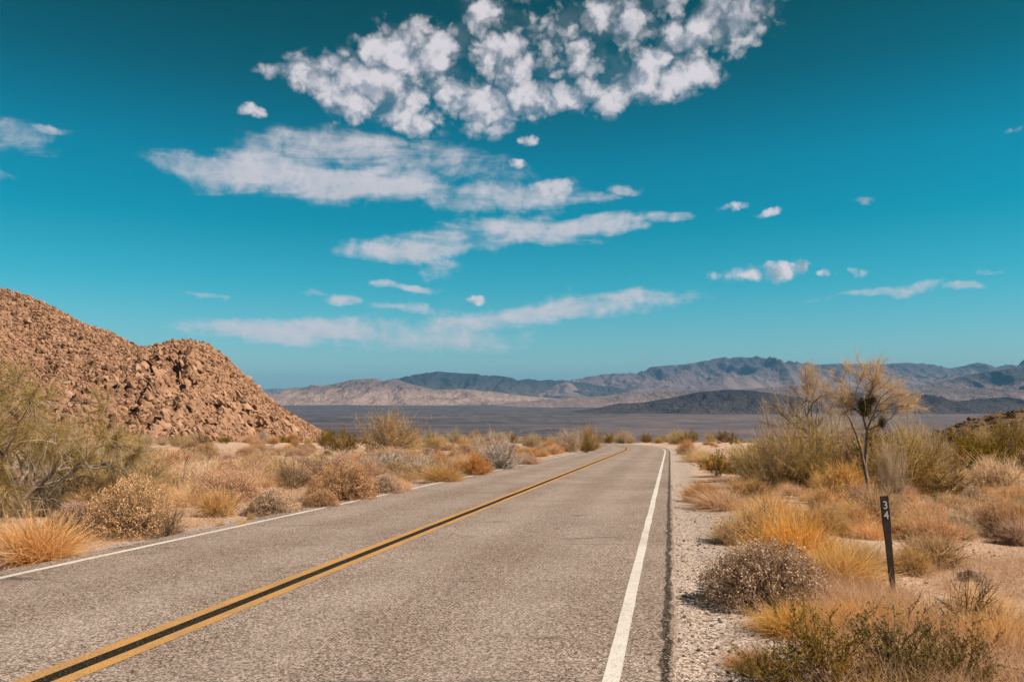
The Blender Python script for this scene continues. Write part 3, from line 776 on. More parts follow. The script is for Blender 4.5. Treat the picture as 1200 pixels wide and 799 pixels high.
def right_trees():
    # leaning grey tree with a pale bare crown, left of the pair
    rng = np.random.default_rng(33)
    b, t = at(1003, 566); b2 = b
    root = bpy.data.objects.new('palo_verde_tree', None); COL.objects.link(root); root.location = tuple(b); root.empty_display_size = .2
    tr, cr = MB(), MB(); out = []
    s = t / F
    def P(px, py, off=0.): return np.array(((px - 1003) * s, off, (566 - py) * s))
    main = np.array([P(1003, 572), P(990, 545), P(972, 520), P(958, 503, .1), P(950, 490, .15)])
    tube(tr, main, np.linspace(.075, .04, 5), 7)
    for (q, d, L) in ((3, (-.25, .1, 1), 1.05), (3, (.12, -.1, 1), 1.25), (4, (-.35, .2, 1), .95), (4, (.2, .3, 1), 1.1), (2, (-.9, -.2, .55), 1.0), (2, (.45, .2, 1), 1.15), (3, (-.7, .3, .8), 1.0), (4, (-.05, -.3, 1), 1.1), (2, (-.5, .1, .9), 1.2)):
        grow(rng, tr, main[q], np.array(d) * (1.5, 1.5, 1), L * .76, .026, 2, out, .14, (0, 0, .02), (2, 4), .55, (.5, .78))
    p, d = along(out, rng, 15000)
    ribbons(cr, p, unit(d + rng.normal(size=p.shape) * .42 + np.array((0, 0, .15))), rng.uniform(.07, .30, len(p)), rng.uniform(.003, .0052, len(p)), rng, 3, .0, .2)
    link('trunk', tr.mesh('trunk', [M['bark']], True), root); link('crown', cr.mesh('crown', [M['paleb']]), root)
    tag(root, 'leaning grey tree with pale leafless spreading crown, left of the mistletoe tree', 'tree')
    PLACED.append((b[0], b[1], .5))
    # slender tree with dark mistletoe
    rng = np.random.default_rng(47)
    b, t = at(1022, 592); s = t / F
    root = bpy.data.objects.new('palo_verde_tree', None); COL.objects.link(root); root.location = tuple(b); root.empty_display_size = .2
    tr, cr, ms = MB(), MB(), MB(); out = []
    def P(px, py, off=0.): return np.array(((px - 1022) * s, off, (592 - py) * s))
    tA = np.array([P(1022, 598), P(1019, 570), P(1015, 545), P(1020, 520, .1), P(1021, 505, .1), P(1017, 488, .1)])
    tube(tr, tA, np.linspace(.042, .024, 6), 7)
    tB = np.array([P(1021, 596), P(1014, 560, -.1), P(1008, 525, -.1), P(1003, 508, -.1), P(996, 490, -.1)])
    tube(tr, tB, np.linspace(.04, .016, 5), 6)
    for (q, d, L) in ((5, (-.05, 0, 1), 1.0), (5, (.4, .2, 1), 1.0), (5, (.75, -.2, .75), .95), (4, (.8, .2, .5), .95), (5, (.2, -.3, 1), 1.05), (4, (.55, .1, 1), 1.0), (5, (-.35, .2, 1), .7), (5, (.55, .1, .9), 1.0)):
        grow(rng, tr, tA[q], np.array(d) * (1.25, 1.25, .9), L * .62, .020, 2, out, .14, (0, 0, .03), (2, 4), .6, (.5, .78))
    for d in ((-.5, 0, 1), (.1, .3, 1)):
        grow(rng, tr, tB[4], d, .5, .014, 1, out, .13, (0, 0, .03), (2, 3), .4)
    p, d = along(out, rng, 9000)
    ribbons(cr, p, unit(d + rng.normal(size=p.shape) * .5 + np.array((0, 0, .2))), rng.uniform(.07, .30, len(p)), rng.uniform(.003, .0052, len(p)), rng, 3, .0, .2)
    link('trunk', tr.mesh('trunk', [M['midbark']], True), root); link('crown', cr.mesh('crown', [M['paleb']]), root)
    tag(root, 'slender twisted tree with straw crown and dark mistletoe clump, behind the marker post', 'tree')
    for c, rad, n in ((P(1018, 477, .05), np.array((.13, .13, .21)), 1500), (P(1038, 495, .05), np.array((.06, .06, .11)), 350), (P(1026, 468, .05), np.array((.10, .1, .12)), 500)):
        q = unit(rng.normal(size=(n, 3))) * rad * rng.uniform(.2, 1, (n, 1)) ** .5 + c
        ribbons(ms, q, unit(rng.normal(size=(n, 3)) - np.array((0, 0, .3))), rng.uniform(.04, .11, n), .008, rng, 2, .1, .3)
    o = link('mistletoe', ms.mesh('mistletoe', [M['mistletoe']])); o.location = tuple(b)
    tag(o, 'dark clumps of mistletoe hanging in the slender straw-crowned tree', 'mistletoe')
    PLACED.append((b[0], b[1], .5))
    # fallen dead branches
    b, t = at(921, 585); s = t / F
    dm = MB(); rng = np.random.default_rng(9); o2 = []
    grow(rng, dm, (.0, 0, .05), (.9, .2, .35), .9, .03, 2, o2, .2, (0, 0, -.06), (2, 3), .5)
    grow(rng, dm, (.2, .1, .05), (-.7, .1, .25), .7, .025, 2, o2, .2, (0, 0, -.06), (2, 3), .5)
    o = link('fallen_branch', dm.mesh('fallen_branch', [M['bark']], True)); o.location = tuple(b)
    tag(o, 'grey fallen dead branch on the sand below the leaning tree', 'branch')
right_trees()

# ------------------------------------------------------------------ plants that can be told apart
K = plant_px
# left verge, near to far
K('gold', 42, 662, 150, 76, 'largest golden orange grass clump at the lower left edge', var=0)
K('mound', -12, 668, 60, 34, 'low brown bush cut by the left edge below the golden clump')
K('mound', 88, 632, 95, 50, 'pinkish brown bush directly right of the golden grass clump')
K('mound', 148, 632, 112, 60, 'dark twiggy dome of dry flowers beside the left white line', var=1)
K('twig', 197, 630, 52, 44, 'small bare dark twig shrub right of the dark flower dome')
K('straw', 255, 607, 62, 42, 'ginger tuft-shaped shrub on a short dark stem on pale sand')
K('mound', 318, 604, 84, 38, 'wide tan flower dome touching the left white line', var=2)
K('mound', 376, 596, 48, 24, 'small pale flower dome right of the wide tan dome')
K('mound', 402, 588, 84, 40, 'rusty brown flower dome behind the small pale dome')
K('mound', 446, 580, 58, 26, 'grey brown low dome on the bend-side verge, ginger tuft beside it')
K('fluff', 468, 577, 42, 24, 'small ginger tuft at the tarmac edge right of the grey dome')
K('gold', 258, 617, 18, 8, 'tiny gold tuft on the verge below the ginger shrub')
K('gold', 284, 617, 22, 9, 'tiny flat gold tuft at the front of the wide tan dome')
K('gold', 293, 611, 12, 13, 'tiny upright gold tuft against the left of the wide tan dome')
K('straw', 118, 606, 120, 52, 'ginger shrub behind the pinkish brown bush at left')
K('straw', 160, 600, 90, 44, 'orange shrub at the foot of the shaggy left tree')
K('broom', 150, 590, 130, 66, 'olive broom bush spreading right from the shaggy left tree')
K('broom', 95, 596, 120, 90, 'tall olive broom bush under the right side of the shaggy tree')
K('paleb', 60, 606, 120, 56, 'straw broom bush in front of the shaggy left tree')
K('twig', 208, 560, 52, 26, 'dark twig shrub on bare sand beyond the olive broom bush')
K('pink', 205, 552, 66, 28, 'pale pinkish shrub on sand right of the olive broom bush')
K('pink', 330, 562, 74, 28, 'pinkish twig shrub behind the wide tan dome')
K('straw', 290, 565, 70, 30, 'brownish shrub left of the pinkish twig shrub')
K('straw', 245, 575, 66, 30, 'dry shrub just behind the ginger tuft-shaped shrub')
K('silver', 452, 560, 84, 36, 'silvery white twig shrub beside the road')
K('silver', 496, 560, 60, 28, 'smaller grey twig shrub right of the silvery white one')
K('straw', 424, 570, 60, 34, 'straw shrub between the rusty dome and the silvery shrub')
K('fluff', 520, 566, 66, 34, 'fluffy ginger clump at the tarmac edge after the silvery shrubs')
K('rust', 556, 558, 52, 30, 'ginger shrub at the road edge before the second silvery shrub')
K('silver', 585, 551, 66, 42, 'second silvery shrub at the road edge, nearer the bend')
K('fluff', 620, 545, 40, 22, 'ginger tuft at the road edge just past the second silvery shrub')
K('broom', 457, 532, 92, 48, 'tall yellow-green bush rising against the dark valley left of the road', var=1)
K('creosote', 402, 535, 54, 30, 'olive bush left of the tall yellow-green bush')
K('paleb', 668, 530, 46, 30, 'tall yellowish bush by the left side of the bend')
K('broom', 690, 529, 40, 30, 'olive bush at the inside of the bend')
K('creosote', 687, 531, 22, 13, 'small dark green bush at the road edge inside the bend')
# right verge
K('dome', 900, 716, 172, 90, 'big brown dome of dry flowers on the right gravel shoulder', var=0)
K('creosote', 905, 820, 110, 58, 'leftmost green bush at the bottom edge right of the shoulder')
K('creosote', 968, 816, 150, 90, 'tall green bush at the bottom edge, left of centre of the three')
K('creosote', 1052, 816, 150, 90, 'tall green bush at the bottom edge below the marker post')
K('creosote', 1122, 814, 120, 72, 'rightmost green bush at the bottom edge')
K('twig', 1134, 748, 92, 84, 'bare thin sapling-like twig shrub in the grass right of the post')
for (x, y, w, h, kk, lb) in (
    (1010, 744, 150, 40, 'gold', 'golden grass clump just below the foot of the marker post'),
    (930, 752, 130, 46, 'gold', 'golden grass clump in front of the big brown flower dome'),
    (1095, 752, 140, 54, 'fluff', 'pale grass clump right of and below the marker post'),
    (1175, 768, 140, 66, 'gold', 'golden grass clump in the lower right corner'),
    (1150, 722, 110, 40, 'fluff', 'pale grass clump by the bare sapling-like shrub'),
    (880, 790, 90, 44, 'fluff', 'straw clump on the shoulder edge at the bottom of the picture'),
    (1040, 716, 100, 24, 'fluff', 'low straw clump at the base of the marker post'),
    (860, 640, 80, 36, 'straw', 'straw shrub on the gravel edge behind the big flower dome'),
    (880, 588, 80, 34, 'rust', 'orange shrub on the sand behind the wide ginger clump')):
    K(kk, x, y, w, h, lb)
K('fluff', 850, 600, 118, 40, 'wide ginger clump beside the gravel shoulder past the flower dome')
K('rust', 822, 590, 60, 28, 'ginger shrub on the gravel edge, nearest the tarmac')
K('gold', 930, 668, 150, 92, 'tall golden clump behind the big brown dome')
K('straw', 890, 640, 96, 52, 'straw clump behind the big brown dome at its left')
K('gold', 985, 690, 130, 70, 'golden clump left of the marker post')
K('fluff', 905, 612, 100, 42, 'pale ginger clump behind the golden ones right of the shoulder')
K('rust', 985, 586, 96, 46, 'rounded orange shrub in front of the leaning tree')
K('fluff', 950, 588, 40, 18, 'low orange tuft left of the rounded orange shrub')
K('straw', 1008, 596, 56, 28, 'straw shrub with dark foot right of the rounded orange shrub')
K('straw', 1030, 622, 80, 48, 'shrub with a dark woody foot behind the marker post')
K('rust', 1088, 618, 92, 38, 'wide rusty shrub right of the marker post on sand')
K('straw', 1092, 669, 100, 52, 'straw shrub with black twigs on gravel right of the post')
K('straw', 1008, 672, 72, 44, 'straw shrub with grey foot left of the marker post')
K('straw', 1070, 676, 70, 40, 'pale shrub half behind the marker post')
K('rust', 1196, 634, 66, 48, 'green-gold shrub cut by the right edge with a long shadow')
K('mound', 1150, 612, 76, 34, 'grey-brown rounded shrub near the right edge behind the sand')
K('twig', 960, 600, 60, 16, 'flat dark brush heap in front of the rounded orange shrub')
for (x, y, w, h, kk, lb) in (
    (905, 576, 96, 62, 'broom', 'olive broom bush at the left foot of the leaning tree'),
    (940, 574, 120, 78, 'broom', 'big rounded olive broom bush in front of the leaning trunk'),
    (985, 570, 106, 72, 'broom', 'olive broom bush between the two bare trees'),
    (1055, 584, 120, 84, 'broom', 'big olive broom bush right of the mistletoe tree'),
    (1030, 574, 84, 74, 'creosote', 'dark green bush at the foot of the mistletoe tree'),
    (1090, 578, 84, 72, 'broom', 'olive broom bush right of the big one by the mistletoe tree'),
    (878, 556, 60, 40, 'broom', 'olive bush farther along, left of the leaning tree'),
    (925, 566, 80, 88, 'paleb', 'tall wispy straw brush left of the leaning trunk'),
    (975, 562, 84, 82, 'paleb', 'wispy straw brush rising behind the leaning tree'),
    (1072, 574, 90, 86, 'paleb', 'tall wispy straw brush right of the mistletoe tree'),
    (1096, 543, 64, 32, 'broom', 'olive bush at the left foot of the right outcrop'),
    (1122, 538, 60, 32, 'creosote', 'green bush climbing the left slope of the right outcrop'),
    (1152, 534, 64, 34, 'broom', 'olive bush climbing the middle of the right outcrop'),
    (1182, 534, 66, 38, 'creosote', 'green bush climbing the outcrop close to the right edge'),
    (1208, 530, 60, 40, 'broom', 'olive bush on the outcrop, cut by the right edge'),
    (1045, 592, 44, 86, 'paleb', 'narrow upright pale brush just right of the mistletoe trunk'),
    (1105, 590, 90, 34, 'creosote', 'low green bush behind the wide rusty shrub'),
    (1170, 578, 90, 46, 'pink', 'pale twiggy shrub below the right outcrop'),
    (1150, 562, 100, 50, 'creosote', 'green bush in front of the right outcrop'),
    (1195, 560, 70, 60, 'creosote', 'green bush before the outcrop, cut by the right edge'),
    (1120, 552, 60, 30, 'rust', 'orange shrub left of the green outcrop bush'),
    (1190, 600, 60, 40, 'rust', 'rusty shrub cut by the right edge above the green-gold one')):
    K(kk, x, y, w, h, lb)
K('fluff', 820, 542, 60, 24, 'ginger tuft on the right verge before the bend')
K('gold', 840, 552, 46, 22, 'green-gold tuft on the right verge at the front of the ginger ones')
K('rust', 805, 533, 34, 20, 'ginger shrub hugging the right tarmac edge at the bend')
K('creosote', 812, 519, 22, 14, 'round dark green bush right of the bend')
K('broom', 795, 521, 34, 16, 'yellowish bush at the outside of the bend')

# small striped cactus on the gravel
def cactus():
    b, t = at(1137, 680)
    root = bpy.data.objects.new('hedgehog_cactus', None); COL.objects.link(root); root.location = tuple(b)
    mb, sp = MB(), MB(); rng = np.random.default_rng(4)
    m, nt = new_mat('cactus_skin'); k = N(nt); k.out(k.mix(k.noise(k.obj(), 40, 3), (.05, .035, .02, 1), (.10, .07, .04, 1)), .8)
    for (cx, cy, r, h) in ((0, 0, .055, .11), (.07, .03, .045, .085), (-.065, .03, .045, .09), (.03, -.045, .04, .08)):
        th = np.linspace(0, 2 * np.pi, 28, endpoint=False); rib = 1 + .16 * np.cos(th * 9)
        prof = [(-.02, .75), (.2 * h, .95), (.5 * h, 1.), (.8 * h, .8), (.95 * h, .45), (h, .08)]
        V = np.array([[(cx + r * q * w * math.cos(a), cy + r * q * w * math.sin(a), z) for a, w in zip(th, rib)] for z, q in prof])
        i, j = np.meshgrid(np.arange(5), np.arange(28), indexing='ij'); j2 = (j + 1) % 28
        mb.add(V, np.stack([i * 28 + j, i * 28 + j2, (i + 1) * 28 + j2, (i + 1) * 28 + j], -1).reshape(-1, 4)); mb.add(V[-1], np.arange(28)[None])
        n = 260; a = np.round(rng.uniform(0, 9, n)) / 9 * 2 * np.pi; z = rng.uniform(.1, 1, n); q = np.interp(z, [0, .5, .8, .95, 1], [.9, 1, .8, .45, .1])
        p = np.stack([cx + 1.15 * r * q * np.cos(a), cy + 1.15 * r * q * np.sin(a), z * h], 1)
        ribbons(sp, p, unit(np.stack([np.cos(a), np.sin(a), rng.normal(size=n) * .6], 1) + rng.normal(size=(n, 3)) * .4), rng.uniform(.012, .03, n), .0022, rng, 1)
    link('body', mb.mesh('body', [m], True), root); link('spines', sp.mesh('spines', [M['silver']]), root)
    tag(root, 'small dark round cactus clump with pale spines on the gravel', 'cactus')
cactus()

# ------------------------------------------------------------------ scattered plants
def scatter(n, xr, kinds, size, hr, test, label, group, seed, tries=40):
    rng = random.Random(seed); made = 0
    for _ in range(n * tries):
        if made >= n: break
        px = rng.uniform(*xr[0]); py = xr[1][0] + (xr[1][1] - xr[1][0]) * rng.random() ** xr[2]
        p, t = at(px, py)
        if t > 390: continue
        u = float(road_u(p[0], p[1]))
        if not test(u, p[0], p[1]): continue
        w = rng.uniform(*size); h = w * rng.uniform(*hr)
        if any((p[0] - a) ** 2 + (p[1] - b) ** 2 < (.46 * (c + w * .45)) ** 2 for a, b, c in PLACED): continue
        kk = rng.choice(kinds)
        plant(kk, p, w, h, label[kk] if isinstance(label, dict) else label, group, whole=True, var=rng.randrange(NV), rot=rng.uniform(0, 6.28))
        made += 1
    return made
EDGE_L = lambda a: (lambda u, x, y: u < E_L - a)
EDGE_R = lambda a: (lambda u, x, y: u > E_R + a)
lab = lambda where: {
    'straw': 'small straw brown shrub ' + where, 'rust': 'small ginger shrub ' + where, 'pink': 'small pale pinkish shrub ' + where,
    'mound': 'small brown domed flower bush ' + where, 'fluff': 'small straw tuft ' + where, 'gold': 'small golden tuft ' + where,
    'silver': 'small silver grey twig shrub ' + where, 'twig': 'small dark twig shrub ' + where, 'creosote': 'small olive leafy bush ' + where,
    'broom': 'olive broom bush ' + where, 'paleb': 'yellow-straw broom bush ' + where}
n1 = scatter(90, ((430, 735), (524, 566), 1.2), ['rust', 'fluff', 'straw', 'rust', 'fluff', 'mound', 'mound'], (.9, 1.6), (.36, .52), lambda u, x, y: E_L - 3.4 < u < E_L - 1.0,
    lab('in the roadside row left of the tarmac'), 'roadside shrubs left of the tarmac', 101)
n2 = scatter(300, ((60, 700), (526, 592), .85), ['pink', 'fluff', 'pink', 'straw', 'mound', 'mound', 'straw', 'fluff', 'pink', 'rust', 'twig'], (.9, 2.0), (.30, .46), EDGE_L(2.6),
    lab('on the sandy flat left of the road'), 'shrubs on the left sandy flat', 102)
n3 = scatter(70, ((-60, 720), (518, 528), 1.), ['creosote', 'broom', 'broom', 'paleb', 'straw', 'rust'], (1.4, 2.8), (.45, .7), EDGE_L(3),
    lab('in the distant belt at the foot of the left hill'), 'distant bushes left of the road', 103)
n4 = scatter(85, ((775, 1260), (518, 560), 1.3), ['rust', 'fluff', 'straw', 'rust', 'broom', 'creosote'], (.8, 1.6), (.38, .6), EDGE_R(1.0),
    lab('beyond the gravel on the distant right side'), 'distant shrubs right of the road', 104)
n5 = scatter(60, ((900, 1260), (556, 640), 1.), ['rust', 'straw', 'fluff', 'straw', 'pink', 'mound'], (.5, 1.0), (.4, .6), lambda u, x, y: u > E_R + 2.4,
    lab('among the shrubs right of the shoulder'), 'shrubs among the right scrub', 105)
# belt over the brow, standing on the far slope
def belt(n, seed, xr, yr, test, kinds, label, group):
    rng = random.Random(seed); made = 0
    while made < n:
        y = rng.uniform(*yr); x = (rng.uniform(*xr) - 600) / F * y
        u = float(road_u(x, y))
        if not test(u, x, y): continue
        w = rng.uniform(1.6, 3.4); kk = rng.choice(kinds)
        plant(kk, (x, y, float(zg(x, y))), w, w * rng.uniform(.45, .75), label[kk], group, whole=True, var=rng.randrange(NV), rot=rng.uniform(0, 6.28)); made += 1
belt(95, 201, (300, 760), (112, 215), lambda u, x, y: u < E_L - 3 or u > E_R + 3, ['creosote', 'broom', 'paleb', 'creosote', 'rust'],
     lab('on the skyline of the flat where the road bends away'), 'skyline bushes where the road bends')
belt(16, 204, (690, 800), (128, 175), lambda u, x, y: u > E_R + 3 or u < E_L - 3, ['creosote', 'broom', 'rust'],
     lab('just over the brow where the road disappears'), 'bushes over the brow')
belt(45, 202, (760, 1240), (100, 210), lambda u, x, y: u > E_R + 4, ['creosote', 'broom', 'paleb', 'rust'],
     lab('on the skyline to the right of the bend'), 'skyline bushes right of the bend')
belt(40, 203, (-40, 370), (118, 150), lambda u, x, y: True, ['creosote', 'broom', 'broom', 'rust', 'straw'],
     lab('along the very foot of the left boulder slope'), 'bushes along the boulder slope')
print('scattered', n1, n2, n3, n4, n5)

# ------------------------------------------------------------------ ground cover: dry grass, tufts, gravel
def grass_cover():
    rng = np.random.default_rng(77); mb = MB()
    # thick dry sward right of the shoulder
    Ps = []
    while sum(map(len, Ps)) < 64000:
        x = rng.uniform(.8, 9, 60000); y = rng.uniform(2.6, 12, 60000); u = road_u(x, y)
        px = 600 + F * x / y
        d = sstep(.35, 1.1, u - E_R + (fbm(x * 1.1, y * 1.1, 5, 3) - .5) * .9)
        clear = sstep(6.4, 7.0, y) * sstep(3.2, 3.9, x + (fbm(x * 1.3, y * 1.3, 55, 3) - .5) * 1.0)   # bare gravel behind the post
        d = d * (1 - .97 * clear) * sstep(.25, .55, fbm(x * 1.5, y * 1.5, 15, 3)) * (1 - .6 * sstep(7.5, 12, y))
        k = rng.uniform(0, 1, len(x)) < d
        Ps.append(np.stack([x, y, zg(x, y)], 1)[k])
    P = np.concatenate(Ps)[:64000]; n = len(P)
    d = hemi(rng, n, .55, 1)
    hh = .14 + .26 * fbm(P[:, 0] * .9, P[:, 1] * .9, 31, 3)
    f = vnoise(P[:, 0] * .8, P[:, 1] * .8, 91) + rng.normal(size=n) * .18
    for q, sel in ((0, f > .52), (1, f <= .52)):
        ribbons(mb, P[sel], d[sel], (hh * rng.uniform(.5, 1.25, n))[sel], rng.uniform(.0022, .0042, n)[sel], rng, 3, .12, .2, mi=q)
    # thin dead annuals between the shrubs on both sides
    m = 76000
    r = 9 * (75 / 9) ** rng.uniform(0, 1, m); a = rng.uniform(-.62, .62, m); x = r * np.sin(a); y = r * np.cos(a); u = road_u(x, y)
    k = ((u < E_L - .5) | (u > E_R + 1.3)) & (fbm(x * .35, y * .35, 61, 3) > .41)
    T = np.stack([x, y, zg(x, y)], 1)[k]; T = np.repeat(T, 5, 0); T[:, :2] += rng.normal(size=(len(T), 2)) * .07
    n = len(T); f = rng.uniform(0, 1, n); rr = np.hypot(T[:, 0], T[:, 1]); d = hemi(rng, n, .3, 1)
    L = rng.uniform(.07, .25, n); W = np.maximum(.003, rr * .00028)
    for q, sel in ((1, f > .35), (2, f <= .35)):
        ribbons(mb, T[sel], d[sel], L[sel], W[sel], rng, 2, .12, .2, mi=q)
    o = link('dry_grass', mb.mesh('dry_grass', [M['gold'], M['straw'], M['pinkstraw']]), kind='stuff')
    tag(o, 'thin dry straw grass covering the roadside and the flats', 'grass', kind='stuff')
    rng = np.random.default_rng(78); mb = MB()
    m = 60000; r = 3.2 * (26 / 3.2) ** rng.uniform(0, 1, m); a = rng.uniform(-.62, .62, m); x = r * np.sin(a); y = r * np.cos(a); u = road_u(x, y)
    k = (u > E_R + .03) | (u < E_L - .05)
    den = np.where(u > 0, 1.2 - .5 * sstep(.6, 2, u - E_R), 1.0)
    k &= rng.uniform(0, 1, m) < den
    x, y = x[k], y[k]; s = np.minimum(.006 * (1 + rng.pareto(2.4, len(x))), .034) * (1 + .02 * np.hypot(x, y))
    P = np.stack([x, y, zg(x, y) + s * .15], 1)
    rocks(mb, P, s, rng, .8, 1.4)
    o = link('gravel', mb.mesh('gravel', [M['pebble']]), kind='stuff'); tag(o, 'loose pale gravel and pebbles along the road shoulders', 'gravel', kind='stuff')
grass_cover()

# ------------------------------------------------------------------ air
def haze():
    mb = MB()
    x0, x1, y0, y1, z0, z1 = -52000, 52000, -48000, 52000, VALLEY - 60, 1130
    V = [(x, y, z) for z in (z0, z1) for y in (y0, y1) for x in (x0, x1)]
    mb.add(V, [(0, 2, 3, 1), (4, 5, 7, 6), (0, 1, 5, 4), (2, 6, 7, 3), (0, 4, 6, 2), (1, 3, 7, 5)])
    m, nt = new_mat('clear_desert_air'); k = N(nt)
    v = k.n('ShaderNodeVolumePrincipled', i={'Color': (.17, .46, .80, 1), 'Density': 1.9e-5, 'Anisotropy': .0})
    o = k.n('ShaderNodeOutputMaterial'); nt.links.new(v.outputs[0], o.inputs['Volume'])
    h = link('haze', mb.mesh('haze', [m]), kind='stuff'); tag(h, 'thin blue haze over the valley and the far mountains', 'haze', kind='stuff')
haze()

# ------------------------------------------------------------------ sky
def sky():
    w = bpy.data.worlds.new('World'); S.world = w; w.use_nodes = True
    nt = w.node_tree; nt.nodes.clear(); k = N(nt)
    tex = k.n('ShaderNodeTexSky', sky_type='NISHITA', sun_disc=False, sun_elevation=SUN_EL, sun_rotation=SUN_AZ, air_density=1.0, dust_density=.6, ozone_density=2.0)
    g = k.n('ShaderNodeTexCoord').outputs['Generated']
    xyz = k.n('ShaderNodeSeparateXYZ', i={0: g}).outputs
    az = k.math('MULTIPLY', k.math('ARCTAN2', xyz[0], xyz[1]), 180 / math.pi)
    el = k.math('MULTIPLY', k.math('ARCSINE', xyz[2]), 180 / math.pi)
    # teal cast of the clear desert sky, deeper with height
    t = k.math('DIVIDE', el, 40., clamp=True)
    tint = k.ramp(t, SKY_TINT)
    col = k.mix(1., tex.outputs[0], tint, 'MULTIPLY')
    v = k.n('ShaderNodeCombineXYZ', i={0: az, 1: el, 2: 0.}).outputs[0]
    wn = k.n('ShaderNodeTexNoise', i={'Vector': g, 'Scale': 11., 'Detail': 5., 'Roughness': .6}).outputs['Color']
    wv = k.n('ShaderNodeVectorMath', operation='MULTIPLY_ADD', i={0: wn, 1: (6.5, 2.2, 0), 2: (-3.25, -1.1, 0)}).outputs[0]
    v = k.n('ShaderNodeVectorMath', operation='ADD', i={0: v, 1: wv}).outputs[0]
    def pix(px, py):
        d = ray(px, py); d = d / np.linalg.norm(d)
        return math.degrees(math.atan2(d[0], d[1])), math.degrees(math.asin(d[2]))
    def cover(lst):
        acc = None
        for (px, py, rx, ry, rot, wt) in lst:
            a, e = pix(px, py); a2, _ = pix(px + rx, py); _, e2 = pix(px, py - ry)
            mp = k.n('ShaderNodeMapping', vector_type='TEXTURE', i={'Vector': v, 'Location': (a, e, 0), 'Rotation': (0, 0, R(rot)), 'Scale': (abs(a2 - a) * 1.45, abs(e2 - e) * 1.5, 1)}).outputs[0]
            gr = k.n('ShaderNodeTexGradient', gradient_type='SPHERICAL', i={0: mp}).outputs[1]
            gr = k.sm(gr, 0., .85)
            acc = k.math('MULTIPLY', gr, wt) if acc is None else k.math('MAXIMUM', acc, k.math('MULTIPLY', gr, wt))
        return acc
    puff = cover([(388, 88, 52, 26, 8, 1), (420, 118, 60, 22, -20, .9), (462, 62, 44, 38, 30, 1), (460, 112, 70, 40, -10, .95), (500, 88, 50, 44, 0, .9),
                  (532, 50, 36, 40, 0, .9), (585, 62, 55, 44, 0, 1), (560, 118, 56, 34, -15, .95), (610, 34, 48, 36, 0, .8), (660, 40, 60, 46, 0, .95), (700, 90, 58, 44, 10, .85),
                  (720, 22, 66, 42, 0, .95), (786, 58, 70, 42, 15, .9), (835, 28, 72, 42, 20, .95), (790, 92, 60, 24, 0, .9), (660, 112, 70, 26, 0, .85), (440, 130, 70, 26, -10, .9), (860, 30, 60, 40, 10, .95), (560, 20, 60, 30, 0, .8), (600, 110, 70, 30, 0, .9), (720, 100, 70, 34, 0, .9), (640, 70, 70, 40, 0, .8), (880, -10, 60, 30, 0, .9), (760, -20, 100, 40, 0, .9), (640, -20, 80, 30, 0, .7),
                  (322, 88, 24, 11, 10, .85), (297, 134, 18, 8, 0, .8), (630, 163, 14, 6, 0, .7), (606, 192, 20, 7, 0, .5),
                  (886, 322, 46, 13, 0, .95), (905, 318, 26, 10, 0, 1), (941, 313, 14, 8, 0, .85), (1003, 316, 15, 6, -20, .75), (974, 321, 7, 6, 0, .7), (860, 242, 20, 6, 5, .9), (898, 249, 16, 5, 10, .75), (1015, 239, 20, 6, 5, .75), (1190, 147, 16, 6, 0, .6),
                  (553, 352, 10, 6, 0, .7), (640, 226, 40, 14, 10, .85)])
    strk = cover([(300, 198, 130, 26, 3, .95), (420, 180, 130, 28, 0, 1), (440, 212, 130, 28, 3, 1), (520, 190, 90, 30, -10, .85), (575, 232, 100, 22, 3, .95), (560, 205, 70, 14, 0, .6),
                  (500, 292, 110, 18, 3, .9), (600, 272, 130, 22, 3, 1), (690, 260, 70, 14, 6, .9), (715, 268, 44, 12, 0, .8), (790, 254, 40, 8, -3, .85), (738, 222, 30, 7, 0, .7), (525, 313, 36, 12, 0, .6), (690, 236, 60, 9, 0, .55),
                  (30, 172, 52, 26, -8, .75), (-20, 180, 60, 34, 0, .75), (55, 150, 30, 6, 0, .55),
                  (345, 390, 115, 16, -3, 1.), (480, 394, 170, 20, 0, .95), (600, 372, 150, 18, 6, .85), (680, 362, 110, 17, 6, .9), (742, 348, 74, 11, 2, .95), (640, 340, 60, 8, 0, .45), (500, 362, 60, 10, 0, .6),
                  (244, 346, 38, 5, -2, .85), (400, 354, 32, 8, 0, .95), (484, 338, 46, 6, 0, .8), (365, 346, 20, 5, 0, .5),
                  (1030, 343, 74, 7, 5, .85), (960, 352, 60, 5, 5, .6), (1122, 339, 28, 5, 0, .8), (1160, 323, 30, 4, 5, .6), (240, 380, 50, 9, 0, .4)])
    def billow(vec):
        wb = k.n('ShaderNodeTexNoise', i={'Vector': vec, 'Scale': 26., 'Detail': 4., 'Roughness': .6}).outputs['Color']
        q = k.n('ShaderNodeVectorMath', operation='MULTIPLY_ADD', i={0: wb, 1: (.045, .045, .045), 2: vec}).outputs[0]
        c1 = k.n('ShaderNodeTexVoronoi', feature='F1', i={'Vector': q, 'Scale': 28.}).outputs['Distance']
        c2 = k.n('ShaderNodeTexVoronoi', feature='F1', i={'Vector': q, 'Scale': 72.}).outputs['Distance']
        a = k.noise(vec, 8., 7, .62, .3)
        h = k.math('ADD', k.math('MULTIPLY', c1, -.75), k.math('MULTIPLY', c2, -.34))
        return k.math('ADD', h, k.math('MULTIPLY', a, 1.15))
    n1 = billow(g)
    n2 = k.noise(k.n('ShaderNodeMapping', i={'Vector': g, 'Scale': (1., 1., 3.8), 'Rotation': (0, R(3), 0)}).outputs[0], 8., 6, .56, .5)
    n3 = k.noise(g, 34., 7, .62, .4)
    dp = k.math('ADD', k.math('MULTIPLY', puff, .72), k.math('MULTIPLY', n1, 1.55))
